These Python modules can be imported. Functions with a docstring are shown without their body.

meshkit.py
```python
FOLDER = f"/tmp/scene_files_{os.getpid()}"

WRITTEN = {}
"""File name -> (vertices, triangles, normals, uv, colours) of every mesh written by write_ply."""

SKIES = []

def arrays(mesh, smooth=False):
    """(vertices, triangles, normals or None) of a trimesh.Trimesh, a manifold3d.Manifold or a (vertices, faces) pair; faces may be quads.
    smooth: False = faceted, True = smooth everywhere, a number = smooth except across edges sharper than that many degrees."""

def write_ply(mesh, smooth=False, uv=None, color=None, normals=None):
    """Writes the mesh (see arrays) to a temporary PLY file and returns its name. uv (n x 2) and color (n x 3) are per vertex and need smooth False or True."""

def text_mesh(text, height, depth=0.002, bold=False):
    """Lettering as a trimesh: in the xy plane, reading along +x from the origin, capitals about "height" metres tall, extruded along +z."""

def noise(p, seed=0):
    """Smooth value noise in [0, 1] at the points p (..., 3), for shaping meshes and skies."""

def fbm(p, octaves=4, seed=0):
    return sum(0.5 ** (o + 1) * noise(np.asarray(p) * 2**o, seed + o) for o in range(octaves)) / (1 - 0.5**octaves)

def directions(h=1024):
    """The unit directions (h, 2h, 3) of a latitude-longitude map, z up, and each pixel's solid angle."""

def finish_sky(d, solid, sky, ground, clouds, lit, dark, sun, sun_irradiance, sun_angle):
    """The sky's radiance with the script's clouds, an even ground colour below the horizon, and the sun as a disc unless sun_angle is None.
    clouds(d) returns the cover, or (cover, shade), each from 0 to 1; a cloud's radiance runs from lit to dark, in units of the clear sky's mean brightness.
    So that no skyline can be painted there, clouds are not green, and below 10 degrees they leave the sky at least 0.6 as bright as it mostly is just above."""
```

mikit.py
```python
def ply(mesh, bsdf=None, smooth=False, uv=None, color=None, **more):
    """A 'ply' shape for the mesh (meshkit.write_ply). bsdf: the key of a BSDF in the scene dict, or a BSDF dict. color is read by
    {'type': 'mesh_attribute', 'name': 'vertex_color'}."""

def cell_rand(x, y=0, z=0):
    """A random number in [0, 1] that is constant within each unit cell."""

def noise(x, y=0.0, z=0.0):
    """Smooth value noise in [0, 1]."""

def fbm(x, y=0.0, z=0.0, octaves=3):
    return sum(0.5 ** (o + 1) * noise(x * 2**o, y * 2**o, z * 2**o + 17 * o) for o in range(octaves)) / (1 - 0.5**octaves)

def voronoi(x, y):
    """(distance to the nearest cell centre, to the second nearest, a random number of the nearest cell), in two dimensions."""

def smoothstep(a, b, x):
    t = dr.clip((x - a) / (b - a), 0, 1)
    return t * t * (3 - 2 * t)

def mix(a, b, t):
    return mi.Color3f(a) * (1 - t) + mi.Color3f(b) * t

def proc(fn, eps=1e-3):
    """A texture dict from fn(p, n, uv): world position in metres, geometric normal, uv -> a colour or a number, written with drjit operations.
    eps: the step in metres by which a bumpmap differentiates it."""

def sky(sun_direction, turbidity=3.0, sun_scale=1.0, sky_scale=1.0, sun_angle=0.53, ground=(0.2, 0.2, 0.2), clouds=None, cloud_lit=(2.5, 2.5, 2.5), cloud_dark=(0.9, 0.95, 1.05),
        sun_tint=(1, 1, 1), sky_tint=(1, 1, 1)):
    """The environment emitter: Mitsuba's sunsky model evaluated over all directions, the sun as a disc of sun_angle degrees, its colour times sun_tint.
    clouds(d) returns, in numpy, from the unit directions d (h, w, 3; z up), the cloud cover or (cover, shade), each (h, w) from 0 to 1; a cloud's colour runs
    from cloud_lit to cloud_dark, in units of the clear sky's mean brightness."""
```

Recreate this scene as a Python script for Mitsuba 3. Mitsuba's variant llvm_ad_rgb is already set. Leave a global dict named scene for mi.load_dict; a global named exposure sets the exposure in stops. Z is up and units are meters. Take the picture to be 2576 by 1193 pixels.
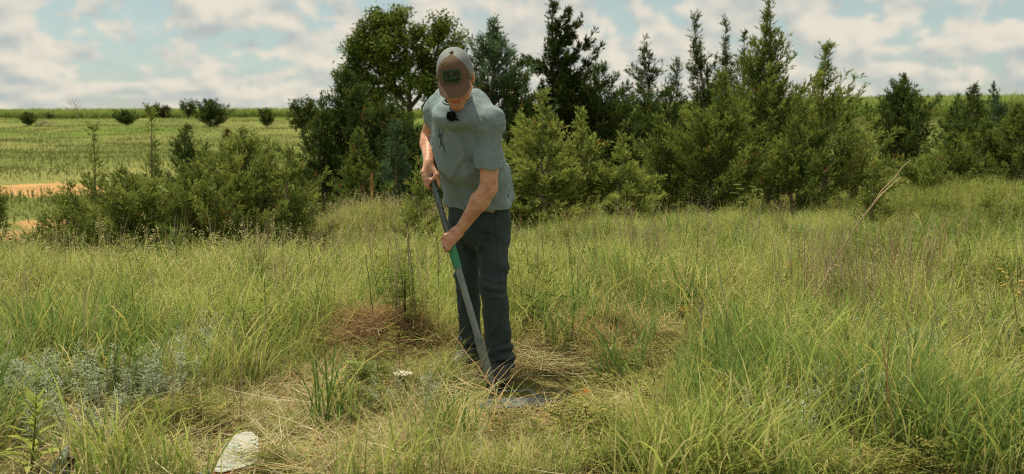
import math
import numpy as np, trimesh, mitsuba as mi, mikit, meshkit
import drjit as dr
from mikit import proc, noise as nz, fbm as fb, smoothstep as sst

T = mi.ScalarTransform4f
scene, labels = {}, {}
PI = math.pi

# ------------------------------------------------------------------ camera, sky, exposure
FOV, W0, H0 = 45.0, 2576.0, 1193.0           # the measurements below were taken on a 2576 x 1193 view of the photograph
F0 = W0 / 2 / math.tan(math.radians(FOV / 2))
PITCH, CAM = math.radians(5.66), np.array([0.0, 0.0, 1.32])
FWD, UP = np.array([0, math.cos(PITCH), -math.sin(PITCH)]), np.array([0, math.sin(PITCH), math.cos(PITCH)])
scene['camera'] = {'type': 'thinlens', 'fov': FOV, 'fov_axis': 'x', 'near_clip': 0.05, 'far_clip': 6000.0, 'aperture_radius': 0.0045, 'focus_distance': 5.9,
                   'to_world': T().look_at(origin=CAM.tolist(), target=(CAM + FWD).tolist(), up=[0, 0, 1])}
exposure = 1.9
SUN = np.array([-0.27, 0.24, 0.93])


def clouds(d):
    az, el = np.arctan2(d[..., 0], d[..., 1]), np.arcsin(np.clip(d[..., 2], 0, 1))
    e, z = np.degrees(el), 0 * az
    low = np.log(el + 0.06)                   # features flatten and shrink towards the horizon
    haze = np.exp(-e / 1.3)
    right = 0.5 + 0.5 * np.tanh((np.degrees(az) + 7) / 6)

    def puff(q, seed):                        # billows: rounded on top, flat below
        n = meshkit.fbm(q, 3, seed)
        m = sum(0.5 ** o * np.abs(meshkit.noise(q * 2.3 * 2 ** o + 5.3 * o, seed + 20 + o) - 0.5) * 2 for o in range(4)) / 1.875
        return n + 0.30 * (0.42 - m)
    q = np.stack([az * 22 + 0.3 * low, low * 4.6, z], -1)
    q = q + 0.5 * np.stack([meshkit.fbm(q * 0.8 + 9.1, 2, 5) - 0.5, meshkit.fbm(q * 0.8 + 4.7, 2, 6) - 0.5, z], -1)
    n = puff(q, 11)
    above = puff(q + np.array([0.12, 0.34, 0]), 11)
    q3 = np.stack([az * 46 + 3.0, low * 9.5, z], -1)
    n3 = puff(q3, 14)
    big = meshkit.fbm(np.stack([az * 4.0 + 1.1, low * 2.0, z], -1), 2, 31)
    dens = n + 0.42 * (big - 0.5) + 0.20 * right - 0.07 + 0.05 * haze + 0.12 * (n3 - 0.5)
    dens = np.maximum(dens, 0.86 * n3 + 0.25 * (big - 0.5) + 0.07 * right + 0.07 * np.exp(-e / 3))
    t = np.clip((dens - 0.45) / 0.13, 0, 1)
    veil = np.clip((dens - 0.36) / 0.2, 0, 1) * 0.35
    cover = np.maximum(np.maximum(t * t * (3 - 2 * t) * 0.96, veil), 0.55 * haze)
    sh = np.clip((above - n) * 2.4 + 0.42 + 0.9 * (0.5 - n3) + 0.25 * haze, 0, 1)
    return cover, sh


scene['sky_light'] = mikit.sky(SUN, turbidity=3.2, clouds=clouds, cloud_lit=(2.75, 2.54, 2.14), cloud_dark=(1.58, 1.74, 1.68), sun_tint=(0.92, 1.0, 0.93), sky_tint=(0.98, 0.88, 0.62))


# ------------------------------------------------------------------ helpers
def C(r, g, b):
    c = np.array([r, g, b]) / 255.0
    return np.where(c < 0.04045, c / 12.92, ((c + 0.055) / 1.055) ** 2.4)


def mx(a, b, t):
    a, b = [mi.Color3f(*[float(v) for v in x]) if isinstance(x, np.ndarray) else x for x in (a, b)]
    return a * (1 - t) + b * t


def S(a, b, x):
    t = np.clip((np.asarray(x, float) - a) / (b - a), 0, 1)
    return t * t * (3 - 2 * t)


def ray(u, v):
    return FWD + (u - W0 / 2) / F0 * np.array([1.0, 0, 0]) + (H0 / 2 - v) / F0 * UP


def P(u, v, y):
    r = ray(u, v)
    return CAM + r * (y / r[1])


MOUNDS = [(-0.72, 6.65, 0.26, 0.22, 0.17), (0.52, 6.75, 0.30, 0.30, 0.10), (1.15, 8.0, 0.45, 0.45, 0.16), (0.26, 5.80, 0.26, 0.25, -0.09), (-1.75, 15.2, 1.5, 1.2, 0.70)]


def height(x, y):
    x, y = np.asarray(x, float), np.asarray(y, float)
    h = -0.66 * S(9.2, 13.8, y) * (1 - S(45, 140, y)) * S(0.6, -1.3, x)
    h = h + 1.05 * S(60, 185, y)
    h = h + 1.75 * np.tanh(0.034 * np.maximum(0, x - 1.0)) * S(11, 30, y)
    h = h + 0.10 * (meshkit.fbm(np.stack([x * 0.5, y * 0.5, 0 * x], -1), 2, 3) - 0.5) * S(3, 9, np.hypot(x - 0.0, y - 5.8) + 3)
    for (mx_, my_, rx, ry, a) in MOUNDS:
        h = h + a * np.exp(-(((x - mx_) / rx) ** 2 + ((y - my_) / ry) ** 2))
    h = h + 0.5 * (meshkit.fbm(np.stack([x * 0.06, y * 0.06, 0 * x], -1), 2, 8) - 0.5) * S(14, 40, y)
    return h


def gpix(u, v):
    """the point of the ground seen at a place of the photograph"""
    r = ray(u, v)
    t = np.concatenate([np.linspace(2, 60, 1200), np.linspace(60, 400, 1500)])
    p = CAM + r * t[:, None]
    k = np.argmax(p[:, 2] < height(p[:, 0], p[:, 1]))
    return p[k] if k else p[-1]


def vb(name, **k):
    scene[name] = k


def mat_vc(name, trans=0.8, rough=0.6, spec=0.3):
    scene[name] = {'type': 'principledthin', 'base_color': {'type': 'mesh_attribute', 'name': 'vertex_color'}, 'roughness': rough, 'diff_trans': trans, 'eta': 1.3}


mat_vc('mat_grass', 0.85, 0.55)
mat_vc('mat_straw', 0.45, 0.6)
mat_vc('mat_needles', 0.65, 0.6)
mat_vc('mat_leaf', 0.7, 0.45)
scene['mat_bark'] = {'type': 'twosided', 'bsdf': {'type': 'diffuse', 'reflectance': proc(lambda p, n, uv: mx(C(98, 84, 70), C(150, 138, 122), fb(p.x * 40, p.y * 40, p.z * 9)))}}
scene['mat_darkbark'] = {'type': 'twosided', 'bsdf': {'type': 'diffuse', 'reflectance': proc(lambda p, n, uv: mx(C(52, 44, 36), C(96, 86, 74), fb(p.x * 30, p.y * 30, p.z * 7)))}}
scene['mat_deadwood'] = {'type': 'twosided', 'bsdf': {'type': 'diffuse', 'reflectance': proc(lambda p, n, uv: mx(C(120, 108, 92), C(176, 164, 146), fb(p.x * 30, p.y * 30, p.z * 7)))}}


def tube(points, radii, sides=6, cap=True):
    p = np.asarray(points, float)
    t = np.gradient(p, axis=0)
    t /= np.linalg.norm(t, axis=1, keepdims=True) + 1e-12
    ref = np.array([0, 0, 1.0]) if abs(t[:, 2]).mean() < 0.8 else np.array([1.0, 0, 0])
    a = np.cross(t, ref)
    a /= np.linalg.norm(a, axis=1, keepdims=True) + 1e-12
    b = np.cross(t, a)
    ang = np.arange(sides) * 2 * PI / sides
    r = np.broadcast_to(radii, (len(p),))[:, None, None]
    v = p[:, None] + r * (np.cos(ang)[None, :, None] * a[:, None] + np.sin(ang)[None, :, None] * b[:, None])
    i, j = np.meshgrid(np.arange(len(p) - 1), np.arange(sides), indexing='ij')
    q = np.stack([i * sides + j, i * sides + (j + 1) % sides, (i + 1) * sides + (j + 1) % sides, (i + 1) * sides + j], -1).reshape(-1, 4)
    f = np.vstack([q[:, [0, 1, 2]], q[:, [0, 2, 3]]])
    v = v.reshape(-1, 3)
    if cap:
        k = len(v)
        v = np.vstack([v, p[0], p[-1]])
        j = np.arange(sides)
        e = (len(p) - 1) * sides
        f = np.vstack([f, np.stack([0 * j + k, (j + 1) % sides, j], 1), np.stack([0 * j + k + 1, e + j, e + (j + 1) % sides], 1)])
    return v, f


class MB:
    """collects pieces into one mesh with vertex colours"""

    def __init__(self):
        self.v, self.f, self.c, self.n = [], [], [], 0

    def add(self, v, f, c=(0.5, 0.5, 0.5)):
        v = np.asarray(v, float)
        self.v.append(v)
        self.f.append(np.asarray(f) + self.n)
        self.c.append(np.broadcast_to(np.asarray(c, float), (len(v), 3)))
        self.n += len(v)
        return self

    def get(self):
        return np.vstack(self.v), np.vstack(self.f), np.vstack(self.c)

    def ply(self, bsdf, smooth=False, **k):
        v, f, c = self.get()
        return mikit.ply(trimesh.Trimesh(v, f, process=False), bsdf, smooth=smooth, color=c, **k)


def key(name):
    k, n = name, 0
    while k in labels or k in scene or any(x.startswith(k + '__') for x in scene):
        n += 1
        k = f'{name}_{n:03d}'
    return k


def tag(k, label, cat=None, group=None, kind=None):
    d = {'label': label}
    if cat: d['category'] = cat
    if group: d['group'] = group
    if kind: d['kind'] = kind
    labels[k] = d
    return k


def norm(v):
    v = np.asarray(v, float)
    return v / (np.linalg.norm(v, axis=-1, keepdims=True) + 1e-12)


def perp(d, rng):
    """random unit vectors perpendicular to the rows of d"""
    r = rng.normal(size=d.shape)
    return norm(r - (r * d).sum(-1, keepdims=True) * d)


# ------------------------------------------------------------------ ground
DIRT = [(gpix(10, 478), 3.2, 3.0), (gpix(120, 470), 1.6, 1.8), (gpix(150, 560), 0.8, 1.1), (gpix(10, 590), 0.8, 0.8)]


def build_ground():
    ys = np.concatenate([np.linspace(-80, -2, 14), np.linspace(0, 16, 110), 16 + np.geomspace(0.2, 2600, 120)])
    s = np.sinh(np.linspace(-1, 1, 151) * 2.2) / np.sinh(2.2)
    Y, Sx = np.meshgrid(ys, s, indexing='ij')
    X = Sx * (24 + 1.0 * np.abs(Y))
    Z = height(X, Y)
    v = np.stack([X, Y, Z], -1).reshape(-1, 3)
    n, m = Y.shape
    i, j = np.meshgrid(np.arange(n - 1), np.arange(m - 1), indexing='ij')
    q = np.stack([i * m + j, i * m + j + 1, (i + 1) * m + j + 1, (i + 1) * m + j], -1).reshape(-1, 4)
    f = np.vstack([q[:, [0, 1, 2]], q[:, [0, 2, 3]]])

    def col(p, n, uv):
        near = mx(C(84, 76, 52), C(150, 138, 98), fb(p.x * 9, p.y * 9, 0, 4))
        near = mx(near, C(92, 98, 48), sst(0.5, 0.7, fb(p.x * 2.3 + 5, p.y * 2.3)))
        far = mx(C(102, 112, 64), C(128, 130, 80), sst(0.25, 0.8, fb(p.x * 0.16, p.y * 0.07 + 3, 0, 4)))
        far = mx(far, C(132, 130, 84), sst(0.56, 0.75, fb(p.x * 0.3 + 9, p.y * 0.12, 0, 3)) * 0.4)
        far = mx(far, C(100, 118, 58), sst(0.55, 0.72, fb(p.x * 0.11 + 40, p.y * 0.05, 0, 3)) * 0.8)
        far = far * (0.90 + 0.20 * fb(p.x * 3.0, p.y * 1.1, 0, 3))
        c = mx(near, far, sst(13, 22, p.y))
        soil = mx(C(192, 154, 108), C(150, 118, 82), fb(p.x * 2.2, p.y * 1.4, 0, 4))
        w = mi.Float(0)
        for (q, rx, ry) in DIRT:
            d = dr.square((p.x - float(q[0])) / rx) + dr.square((p.y - float(q[1])) / ry)
            w = dr.maximum(w, 1 - sst(0.55, 1.1, d + 2.4 * (fb(p.x * 1.3, p.y * 0.8, 0, 4) - 0.5)))
        return mx(c, soil, w)
    scene['mat_ground'] = {'type': 'twosided', 'bsdf': {'type': 'bumpmap', 'arbitrary': {'type': 'proc', **{k: v for k, v in proc(lambda p, n, uv: 0.02 * fb(p.x * 14, p.y * 14, 0, 3), 2e-3).items() if k != 'type'}}, 'bsdf': {'type': 'diffuse', 'reflectance': proc(col)}}}
    scene['ground'] = mikit.ply(trimesh.Trimesh(v, f, process=False), 'mat_ground', smooth=True)
    tag('ground', 'rolling prairie ground of soil and dry litter under the grass', kind='structure')


build_ground()


# ------------------------------------------------------------------ cedars and other woody plants
def cedar(seed, H, R, prof=1.0, e0=25, e1=65, curl=0.25, nb=90, t0=0.02, tw=26, sp=0.022, ls=0.05, lw=0.009, dark=(40, 52, 28), light=(98, 108, 48), tipw=0.5, lean=(0, 0),
          leader=0.0, trunk=0.022, gap=0.0, ltw=0.26, brown=0.02, mb=None, tr=None, base=(0, 0, 0), asym=(0, 0), wid=1.0):
    rng = np.random.default_rng(seed)
    mb, tr = mb or MB(), tr or MB()
    base = np.asarray(base, float)
    # trunk
    tt = np.linspace(0, 1, 14)
    wob = rng.normal(size=(2, 3)) * 0.012 * H
    def axis(t):
        t = np.asarray(t, float)
        k = np.sin(np.outer(t, np.arange(1, 4) * PI * 0.9))
        return np.stack([lean[0] * H * t ** 1.3 + k @ wob[0], lean[1] * H * t ** 1.3 + k @ wob[1], H * t], -1) + base
    tr.add(*tube(axis(tt), trunk * H * (1 - 0.93 * tt), 6))
    # branches
    t = t0 + (0.985 - t0) * np.sort(rng.random(nb)) ** 0.9
    pr = (1 - t) ** prof * (0.75 + 0.25 * S(0, 0.12, t)) + 0.02
    if leader > 0:
        pr = np.where(t > 1 - leader, pr * 0.55, pr)
    L = R * pr * (0.38 + 1.0 * rng.random(nb) ** 1.2)
    az = np.arange(nb) * 2.399963 + rng.normal(0, 0.5, nb)
    L = L * (1 + asym[0] * np.cos(az - asym[1]))
    if gap > 0:
        keep = meshkit.noise(np.stack([np.cos(az) * 1.2 + 7, np.sin(az) * 1.2 + seed, t * 7], -1), seed) > gap
        t, L, az = t[keep], L[keep], az[keep]
        nb = len(t)
    e = np.radians(e0 + (e1 - e0) * t + rng.normal(0, 10, nb))
    o = axis(t)
    dh = np.stack([np.cos(az), np.sin(az), 0 * az], -1)
    def along(k, s):
        s = s[:, None]
        return o[k] + L[k][:, None] * (dh[k] * np.cos(e[k])[:, None] * s + np.array([0, 0, 1.0]) * (np.sin(e[k])[:, None] * s + curl * (s * s)))
    def tangent(k, s):
        return norm(dh[k] * np.cos(e[k])[:, None] + np.array([0, 0, 1.0]) * (np.sin(e[k])[:, None] + 2 * curl * s[:, None]))
    big = np.argsort(-L)[: max(10, int(nb * 0.5))]
    for b in big:
        s = np.linspace(0, 1, 5)
        pts = along(np.full(5, b), s)
        tr.add(*tube(pts, np.maximum(0.0022, 0.016 * L[b] * (1 - 0.85 * s)), 3, False))
    # twigs
    m = np.maximum(3, np.round(tw * L * rng.uniform(0.8, 1.2, nb))).astype(int)
    k = np.repeat(np.arange(nb), m)
    s = 0.10 + 0.9 * rng.random(len(k)) ** 0.8
    s[rng.random(len(k)) < 0.10] = 1.0
    tb = tangent(k, s)
    ang = np.radians(rng.uniform(16, 50, len(k)))
    sd = perp(tb, rng)
    sd[:, 2] *= 0.75
    td = norm(tb * np.cos(ang)[:, None] + sd * np.sin(ang)[:, None] + np.array([0, 0, 0.10]))
    lt = (ltw * L[k] * (1.02 - s) + 0.05 * H ** 0.5 * rng.uniform(0.6, 1.5, len(k))) * rng.uniform(0.6, 1.3, len(k))
    po = along(k, s)
    # sprigs
    ns = np.maximum(2, np.round(lt / sp)).astype(int)
    kk = np.repeat(np.arange(len(k)), ns)
    u = rng.random(len(kk))
    bend = perp(td, rng)[kk]
    pb = po[kk] + td[kk] * (lt[kk] * u)[:, None] + bend * (0.12 * lt[kk] * u * u)[:, None]
    ang = np.radians(rng.uniform(6, 38, len(kk)))
    d = norm(td[kk] * np.cos(ang)[:, None] + perp(td[kk], rng) * np.sin(ang)[:, None])
    l = ls * rng.uniform(0.6, 1.4, len(kk))
    sdv = perp(d, rng)
    w = lw * wid * rng.uniform(0.7, 1.4, len(kk))
    v = np.stack([pb, pb + d * (0.4 * l)[:, None] + sdv * w[:, None] * 0.5, pb + d * l[:, None], pb + d * (0.4 * l)[:, None] - sdv * w[:, None] * 0.5], 1)
    q = np.arange(len(kk))[:, None] * 4
    f = np.vstack([q + [0, 1, 2], q + [0, 2, 3]])
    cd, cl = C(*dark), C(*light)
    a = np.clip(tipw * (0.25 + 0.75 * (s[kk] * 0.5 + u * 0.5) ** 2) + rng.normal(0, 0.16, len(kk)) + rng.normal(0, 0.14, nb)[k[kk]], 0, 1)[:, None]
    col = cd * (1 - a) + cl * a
    br = rng.random(len(k))[kk] < brown
    col[br] = C(132, 96, 54)
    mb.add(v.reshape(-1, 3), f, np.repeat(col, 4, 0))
    return mb, tr


def plant_tree(name, mb, tr, loc, rot, label, cat, bark='mat_bark', group=None, crown='crown', scale=1.0):
    k = key(name)
    M = T().translate(np.asarray(loc, float).tolist()).rotate([0, 0, 1], rot).scale(scale)
    scene[k + '__trunk'] = tr.ply(bark, to_world=M)
    scene[k + '__' + crown] = mb.ply('mat_needles' if crown == 'crown' else 'mat_leaf', to_world=M)
    tag(k, label, cat, group)
    return k


def at_base(u, y):
    """ground point at depth y under column u"""
    x = (u - W0 / 2) / F0 * y * math.cos(PITCH) * 1.0
    x = x / 1.0
    return np.array([x, y, float(height(x, y))])


def hgt(u, vtop, y):
    """height above the ground of a tree top seen at (u, vtop) at depth y"""
    b = at_base(u, y)
    return float(P(u, vtop, y)[2] - b[2])


DK, MD, YL, BL = ((50, 68, 36), (114, 132, 66)), ((66, 88, 44), (158, 170, 84)), ((88, 106, 50), (180, 188, 102)), ((56, 80, 58), (120, 146, 104))


def put_cedar(seed, u, vtop, y, hw, label, kind=DK, rot=None, name='cedar_tree', hs=1.0, **k):
    """a cedar whose top shows at (u, vtop), at depth y, hw = half its width in pixels at its widest"""
    H = hgt(u, vtop, y) * hs
    k['nb'] = int(k.get('nb', 90) * 1.1)
    R = hw / F0 * y / 0.86
    dist = y / 16.0
    k.setdefault('ls', 0.052 * max(0.8, dist ** 0.7)); k.setdefault('lw', 0.0100 * max(0.8, dist ** 0.8)); k.setdefault('sp', 0.0118 * max(0.8, dist ** 0.9))
    k.setdefault('tw', 72 / max(0.8, dist ** 0.9))
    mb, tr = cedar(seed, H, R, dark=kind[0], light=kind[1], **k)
    b = at_base(u, y) - np.array([0, 0, 0.03])
    return plant_tree(name, mb, tr, b, 0 if rot is None else rot, label, 'cedar tree' if name == 'cedar_tree' else 'bush')


# --- the big row on the right
put_cedar(11, 1926, -14, 16.5, 175, 'tallest cedar right of the man, its tip reaching the top of the picture', MD, prof=1.35, nb=190, e0=18, e1=58, curl=0.3, tipw=0.75, leader=0.25, gap=0.12, asym=(0.2, 0.2))
put_cedar(12, 2072, 98, 17.0, 120, 'slender open cedar with feathery side branches against the sky, second highest at the right', YL, prof=1.15, nb=120, e0=22, e1=50, curl=0.35, tipw=0.6, leader=0.4, gap=0.25, asym=(0.35, 0.0))
put_cedar(13, 1796, 180, 15.0, 165, 'broad bushy cedar with a thin pale leader in front of the dark cedars', MD, prof=1.2, nb=170, e0=12, e1=52, curl=0.32, tipw=0.75, leader=0.35, gap=0.1)
put_cedar(14, 1660, 290, 15.2, 105, 'low spreading cedar at the left foot of the broad cedar clump', MD, prof=1.2, nb=95, e0=14, e1=50, curl=0.3, tipw=0.6, name='cedar_bush')
put_cedar(15, 2000, 300, 15.4, 120, 'low dark cedar under the slender open cedar', MD, prof=1.2, nb=95, e0=14, e1=50, curl=0.25, tipw=0.6, name='cedar_bush')
# --- dark cedars behind
put_cedar(21, 1760, 34, 23, 105, 'dark pointed cedar rising behind the broad bushy cedar', DK, prof=1.25, nb=140, e0=8, e1=55, curl=0.25, leader=0.3, gap=0.15)
put_cedar(22, 1824, 48, 24, 75, 'narrow dark cedar spire right beside the dark pointed cedar', DK, prof=1.3, nb=120, e0=8, e1=55, leader=0.3)
put_cedar(23, 1866, 78, 25, 80, 'shorter dark cedar spire left of the tallest cedar', DK, prof=1.2, nb=110, e0=8, e1=50, leader=0.25)
put_cedar(24, 1622, 84, 23, 108, 'dark cedar with airy tiers between the windswept cedar and the spires', DK, prof=1.15, nb=120, e0=5, e1=42, curl=0.25, gap=0.2, leader=0.3)
put_cedar(27, 1440, 190, 21.8, 140, 'dark cedar mass under the arms of the windswept cedar', DK, prof=0.95, nb=150, e0=10, e1=42, curl=0.2)
put_cedar(25, 1508, 158, 22, 140, 'rounded dark cedar mass right of the windswept cedar', DK, prof=1.0, nb=130, e0=10, e1=45, curl=0.2)
put_cedar(26, 1690, 150, 22, 80, 'dark cedar with a blunt top left of the dark pointed cedar', DK, prof=1.05, nb=110, e0=10, e1=45, curl=0.25)
put_cedar(28, 1246, 44, 21, 165, 'tall bluish green cedar just behind the man, right of his cap', BL, prof=1.0, nb=190, e0=10, e1=48, curl=0.25, leader=0.15, tipw=0.7)
put_cedar(29, 1312, 150, 20.5, 100, 'dark olive cedar filling the gap behind the man\'s shoulder', DK, prof=1.0, nb=130, e0=10, e1=45, curl=0.22)
# --- yellow-green young cedars in the middle
put_cedar(31, 1366, 224, 13.8, 150, 'young yellow green cedar with a bare grey stem, right beside the man\'s shirt', YL, prof=1.35, nb=110, e0=2, e1=40, curl=0.2, leader=0.3, tipw=0.85, gap=0.1, ltw=0.32, trunk=0.014)
put_cedar(32, 1462, 268, 14.2, 135, 'yellow green cedar sapling in the middle of the light thicket', YL, prof=1.35, nb=100, e0=2, e1=40, curl=0.2, leader=0.3, tipw=0.85, gap=0.1, ltw=0.32, trunk=0.014)
put_cedar(33, 1562, 330, 14.0, 110, 'yellow green cedar sapling at the right end of the light thicket', YL, prof=1.35, nb=90, e0=2, e1=40, curl=0.2, leader=0.3, tipw=0.8, ltw=0.32, trunk=0.014)
put_cedar(34, 1296, 285, 14.0, 110, 'yellow green cedar sapling half hidden by the man\'s shirt', YL, prof=1.35, nb=90, e0=5, e1=40, curl=0.2, leader=0.3, tipw=0.8, ltw=0.32, trunk=0.014)
put_cedar(35, 1056, 395, 13.2, 82, 'low yellow green cedar bush left of the man\'s hip', YL, prof=1.1, nb=80, e0=5, e1=45, curl=0.3, tipw=0.7, ltw=0.32, name='cedar_bush')
# --- dark mass left of the man
put_cedar(41, 878, 176, 19, 165, 'large dark green cedar standing in front of the leafy tree', DK, prof=1.1, nb=190, e0=14, e1=52, curl=0.28, tipw=0.45)
put_cedar(42, 800, 238, 18.5, 90, 'dark cedar at the left edge of the central tree group', DK, prof=1.05, nb=120, e0=14, e1=50, curl=0.3, tipw=0.4)
put_cedar(43, 905, 322, 16.5, 92, 'mid green cedar bush at the front foot of the large dark cedar', MD, prof=1.1, nb=110, e0=10, e1=45, curl=0.28, tipw=0.5, name='cedar_bush')
put_cedar(44, 990, 300, 17.2, 80, 'bluish cedar bush between the large dark cedar and the man', BL, prof=1.1, nb=110, e0=10, e1=45, curl=0.28, tipw=0.6, name='cedar_bush')
put_cedar(47, 975, 278, 19.2, 120, 'dark cedar between the large dark cedar and the leafy tree trunk', DK, prof=0.4, nb=120, e0=10, e1=45, curl=0.25)
put_cedar(46, 1030, 285, 19.5, 130, 'dark cedar hiding the trunk of the leafy tree', DK, prof=1.0, nb=120, e0=10, e1=45, curl=0.25)
put_cedar(45, 1085, 270, 20, 115, 'dark cedar behind the man\'s right arm', DK, prof=0.95, nb=100, e0=10, e1=45, curl=0.25)
# --- left bushes
put_cedar(51, 232, 312, 14.2, 165, 'open cedar sapling with a thin leader, leftmost of the two bare stemmed saplings', YL, prof=1.7, nb=80, e0=14, e1=40, curl=0.3, tipw=0.55, gap=0.15, ltw=0.3, trunk=0.013, leader=0.5)
put_cedar(52, 384, 262, 13.9, 170, 'open cedar sapling with a tall bare grey stem in the left thicket', YL, prof=1.9, nb=80, e0=14, e1=40, curl=0.3, tipw=0.55, gap=0.15, ltw=0.3, trunk=0.013, leader=0.5)
put_cedar(53, 600, 330, 14.2, 205, 'wide feathery cedar bush in the middle of the left thicket', YL, prof=1.1, nb=125, e0=12, e1=45, curl=0.3, tipw=0.55, ltw=0.32, name='cedar_bush', gap=0.08)
put_cedar(54, 722, 372, 14.0, 125, 'cedar bush at the right end of the left thicket', YL, prof=1.1, nb=85, e0=12, e1=50, curl=0.3, tipw=0.55, ltw=0.32, name='cedar_bush')
put_cedar(502, 560, 345, 14.5, 75, 'spiky cedar shoot behind the wide feathery bush', YL, prof=1.4, nb=60, e0=14, e1=45, curl=0.3, tipw=0.55, ltw=0.3, leader=0.4)
put_cedar(503, 668, 352, 14.3, 70, 'feathery pointed cedar between the wide feathery bush and the end of the thicket', YL, prof=1.2, nb=65, e0=20, e1=55, curl=0.3, tipw=0.55, ltw=0.3)
put_cedar(504, 165, 452, 13.8, 110, 'low feathery cedar bush left of the two bare stemmed saplings', YL, prof=1.1, nb=65, e0=14, e1=50, curl=0.3, tipw=0.55, ltw=0.3, name='cedar_bush')
put_cedar(55, 300, 425, 13.4, 200, 'low cedar bush at the foot of the two bare stemmed saplings', YL, prof=1.1, nb=95, e0=12, e1=50, curl=0.25, tipw=0.55, ltw=0.32, name='cedar_bush')
put_cedar(56, 480, 408, 13.6, 180, 'low cedar bush between the bare stemmed sapling and the wide feathery bush', YL, prof=1.1, nb=90, e0=12, e1=50, curl=0.25, tipw=0.55, ltw=0.32, name='cedar_bush')
put_cedar(57, 92, 545, 12.6, 60, 'smallest low cedar bush at the far left of the thicket', YL, prof=0.87, nb=45, e0=12, e1=50, curl=0.3, tipw=0.3, name='cedar_bush')
put_cedar(58, -26, 392, 15, 58, 'cedar cut off by the left edge of the picture', MD, prof=0.87, nb=70, e0=5, e1=40, curl=0.3, tipw=0.6)
put_cedar(59, 470, 318, 30, 72, 'dark rounded cedar beyond the left thicket', DK, prof=0.95, nb=110, e0=16, e1=50, curl=0.3, tipw=0.5)
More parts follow.
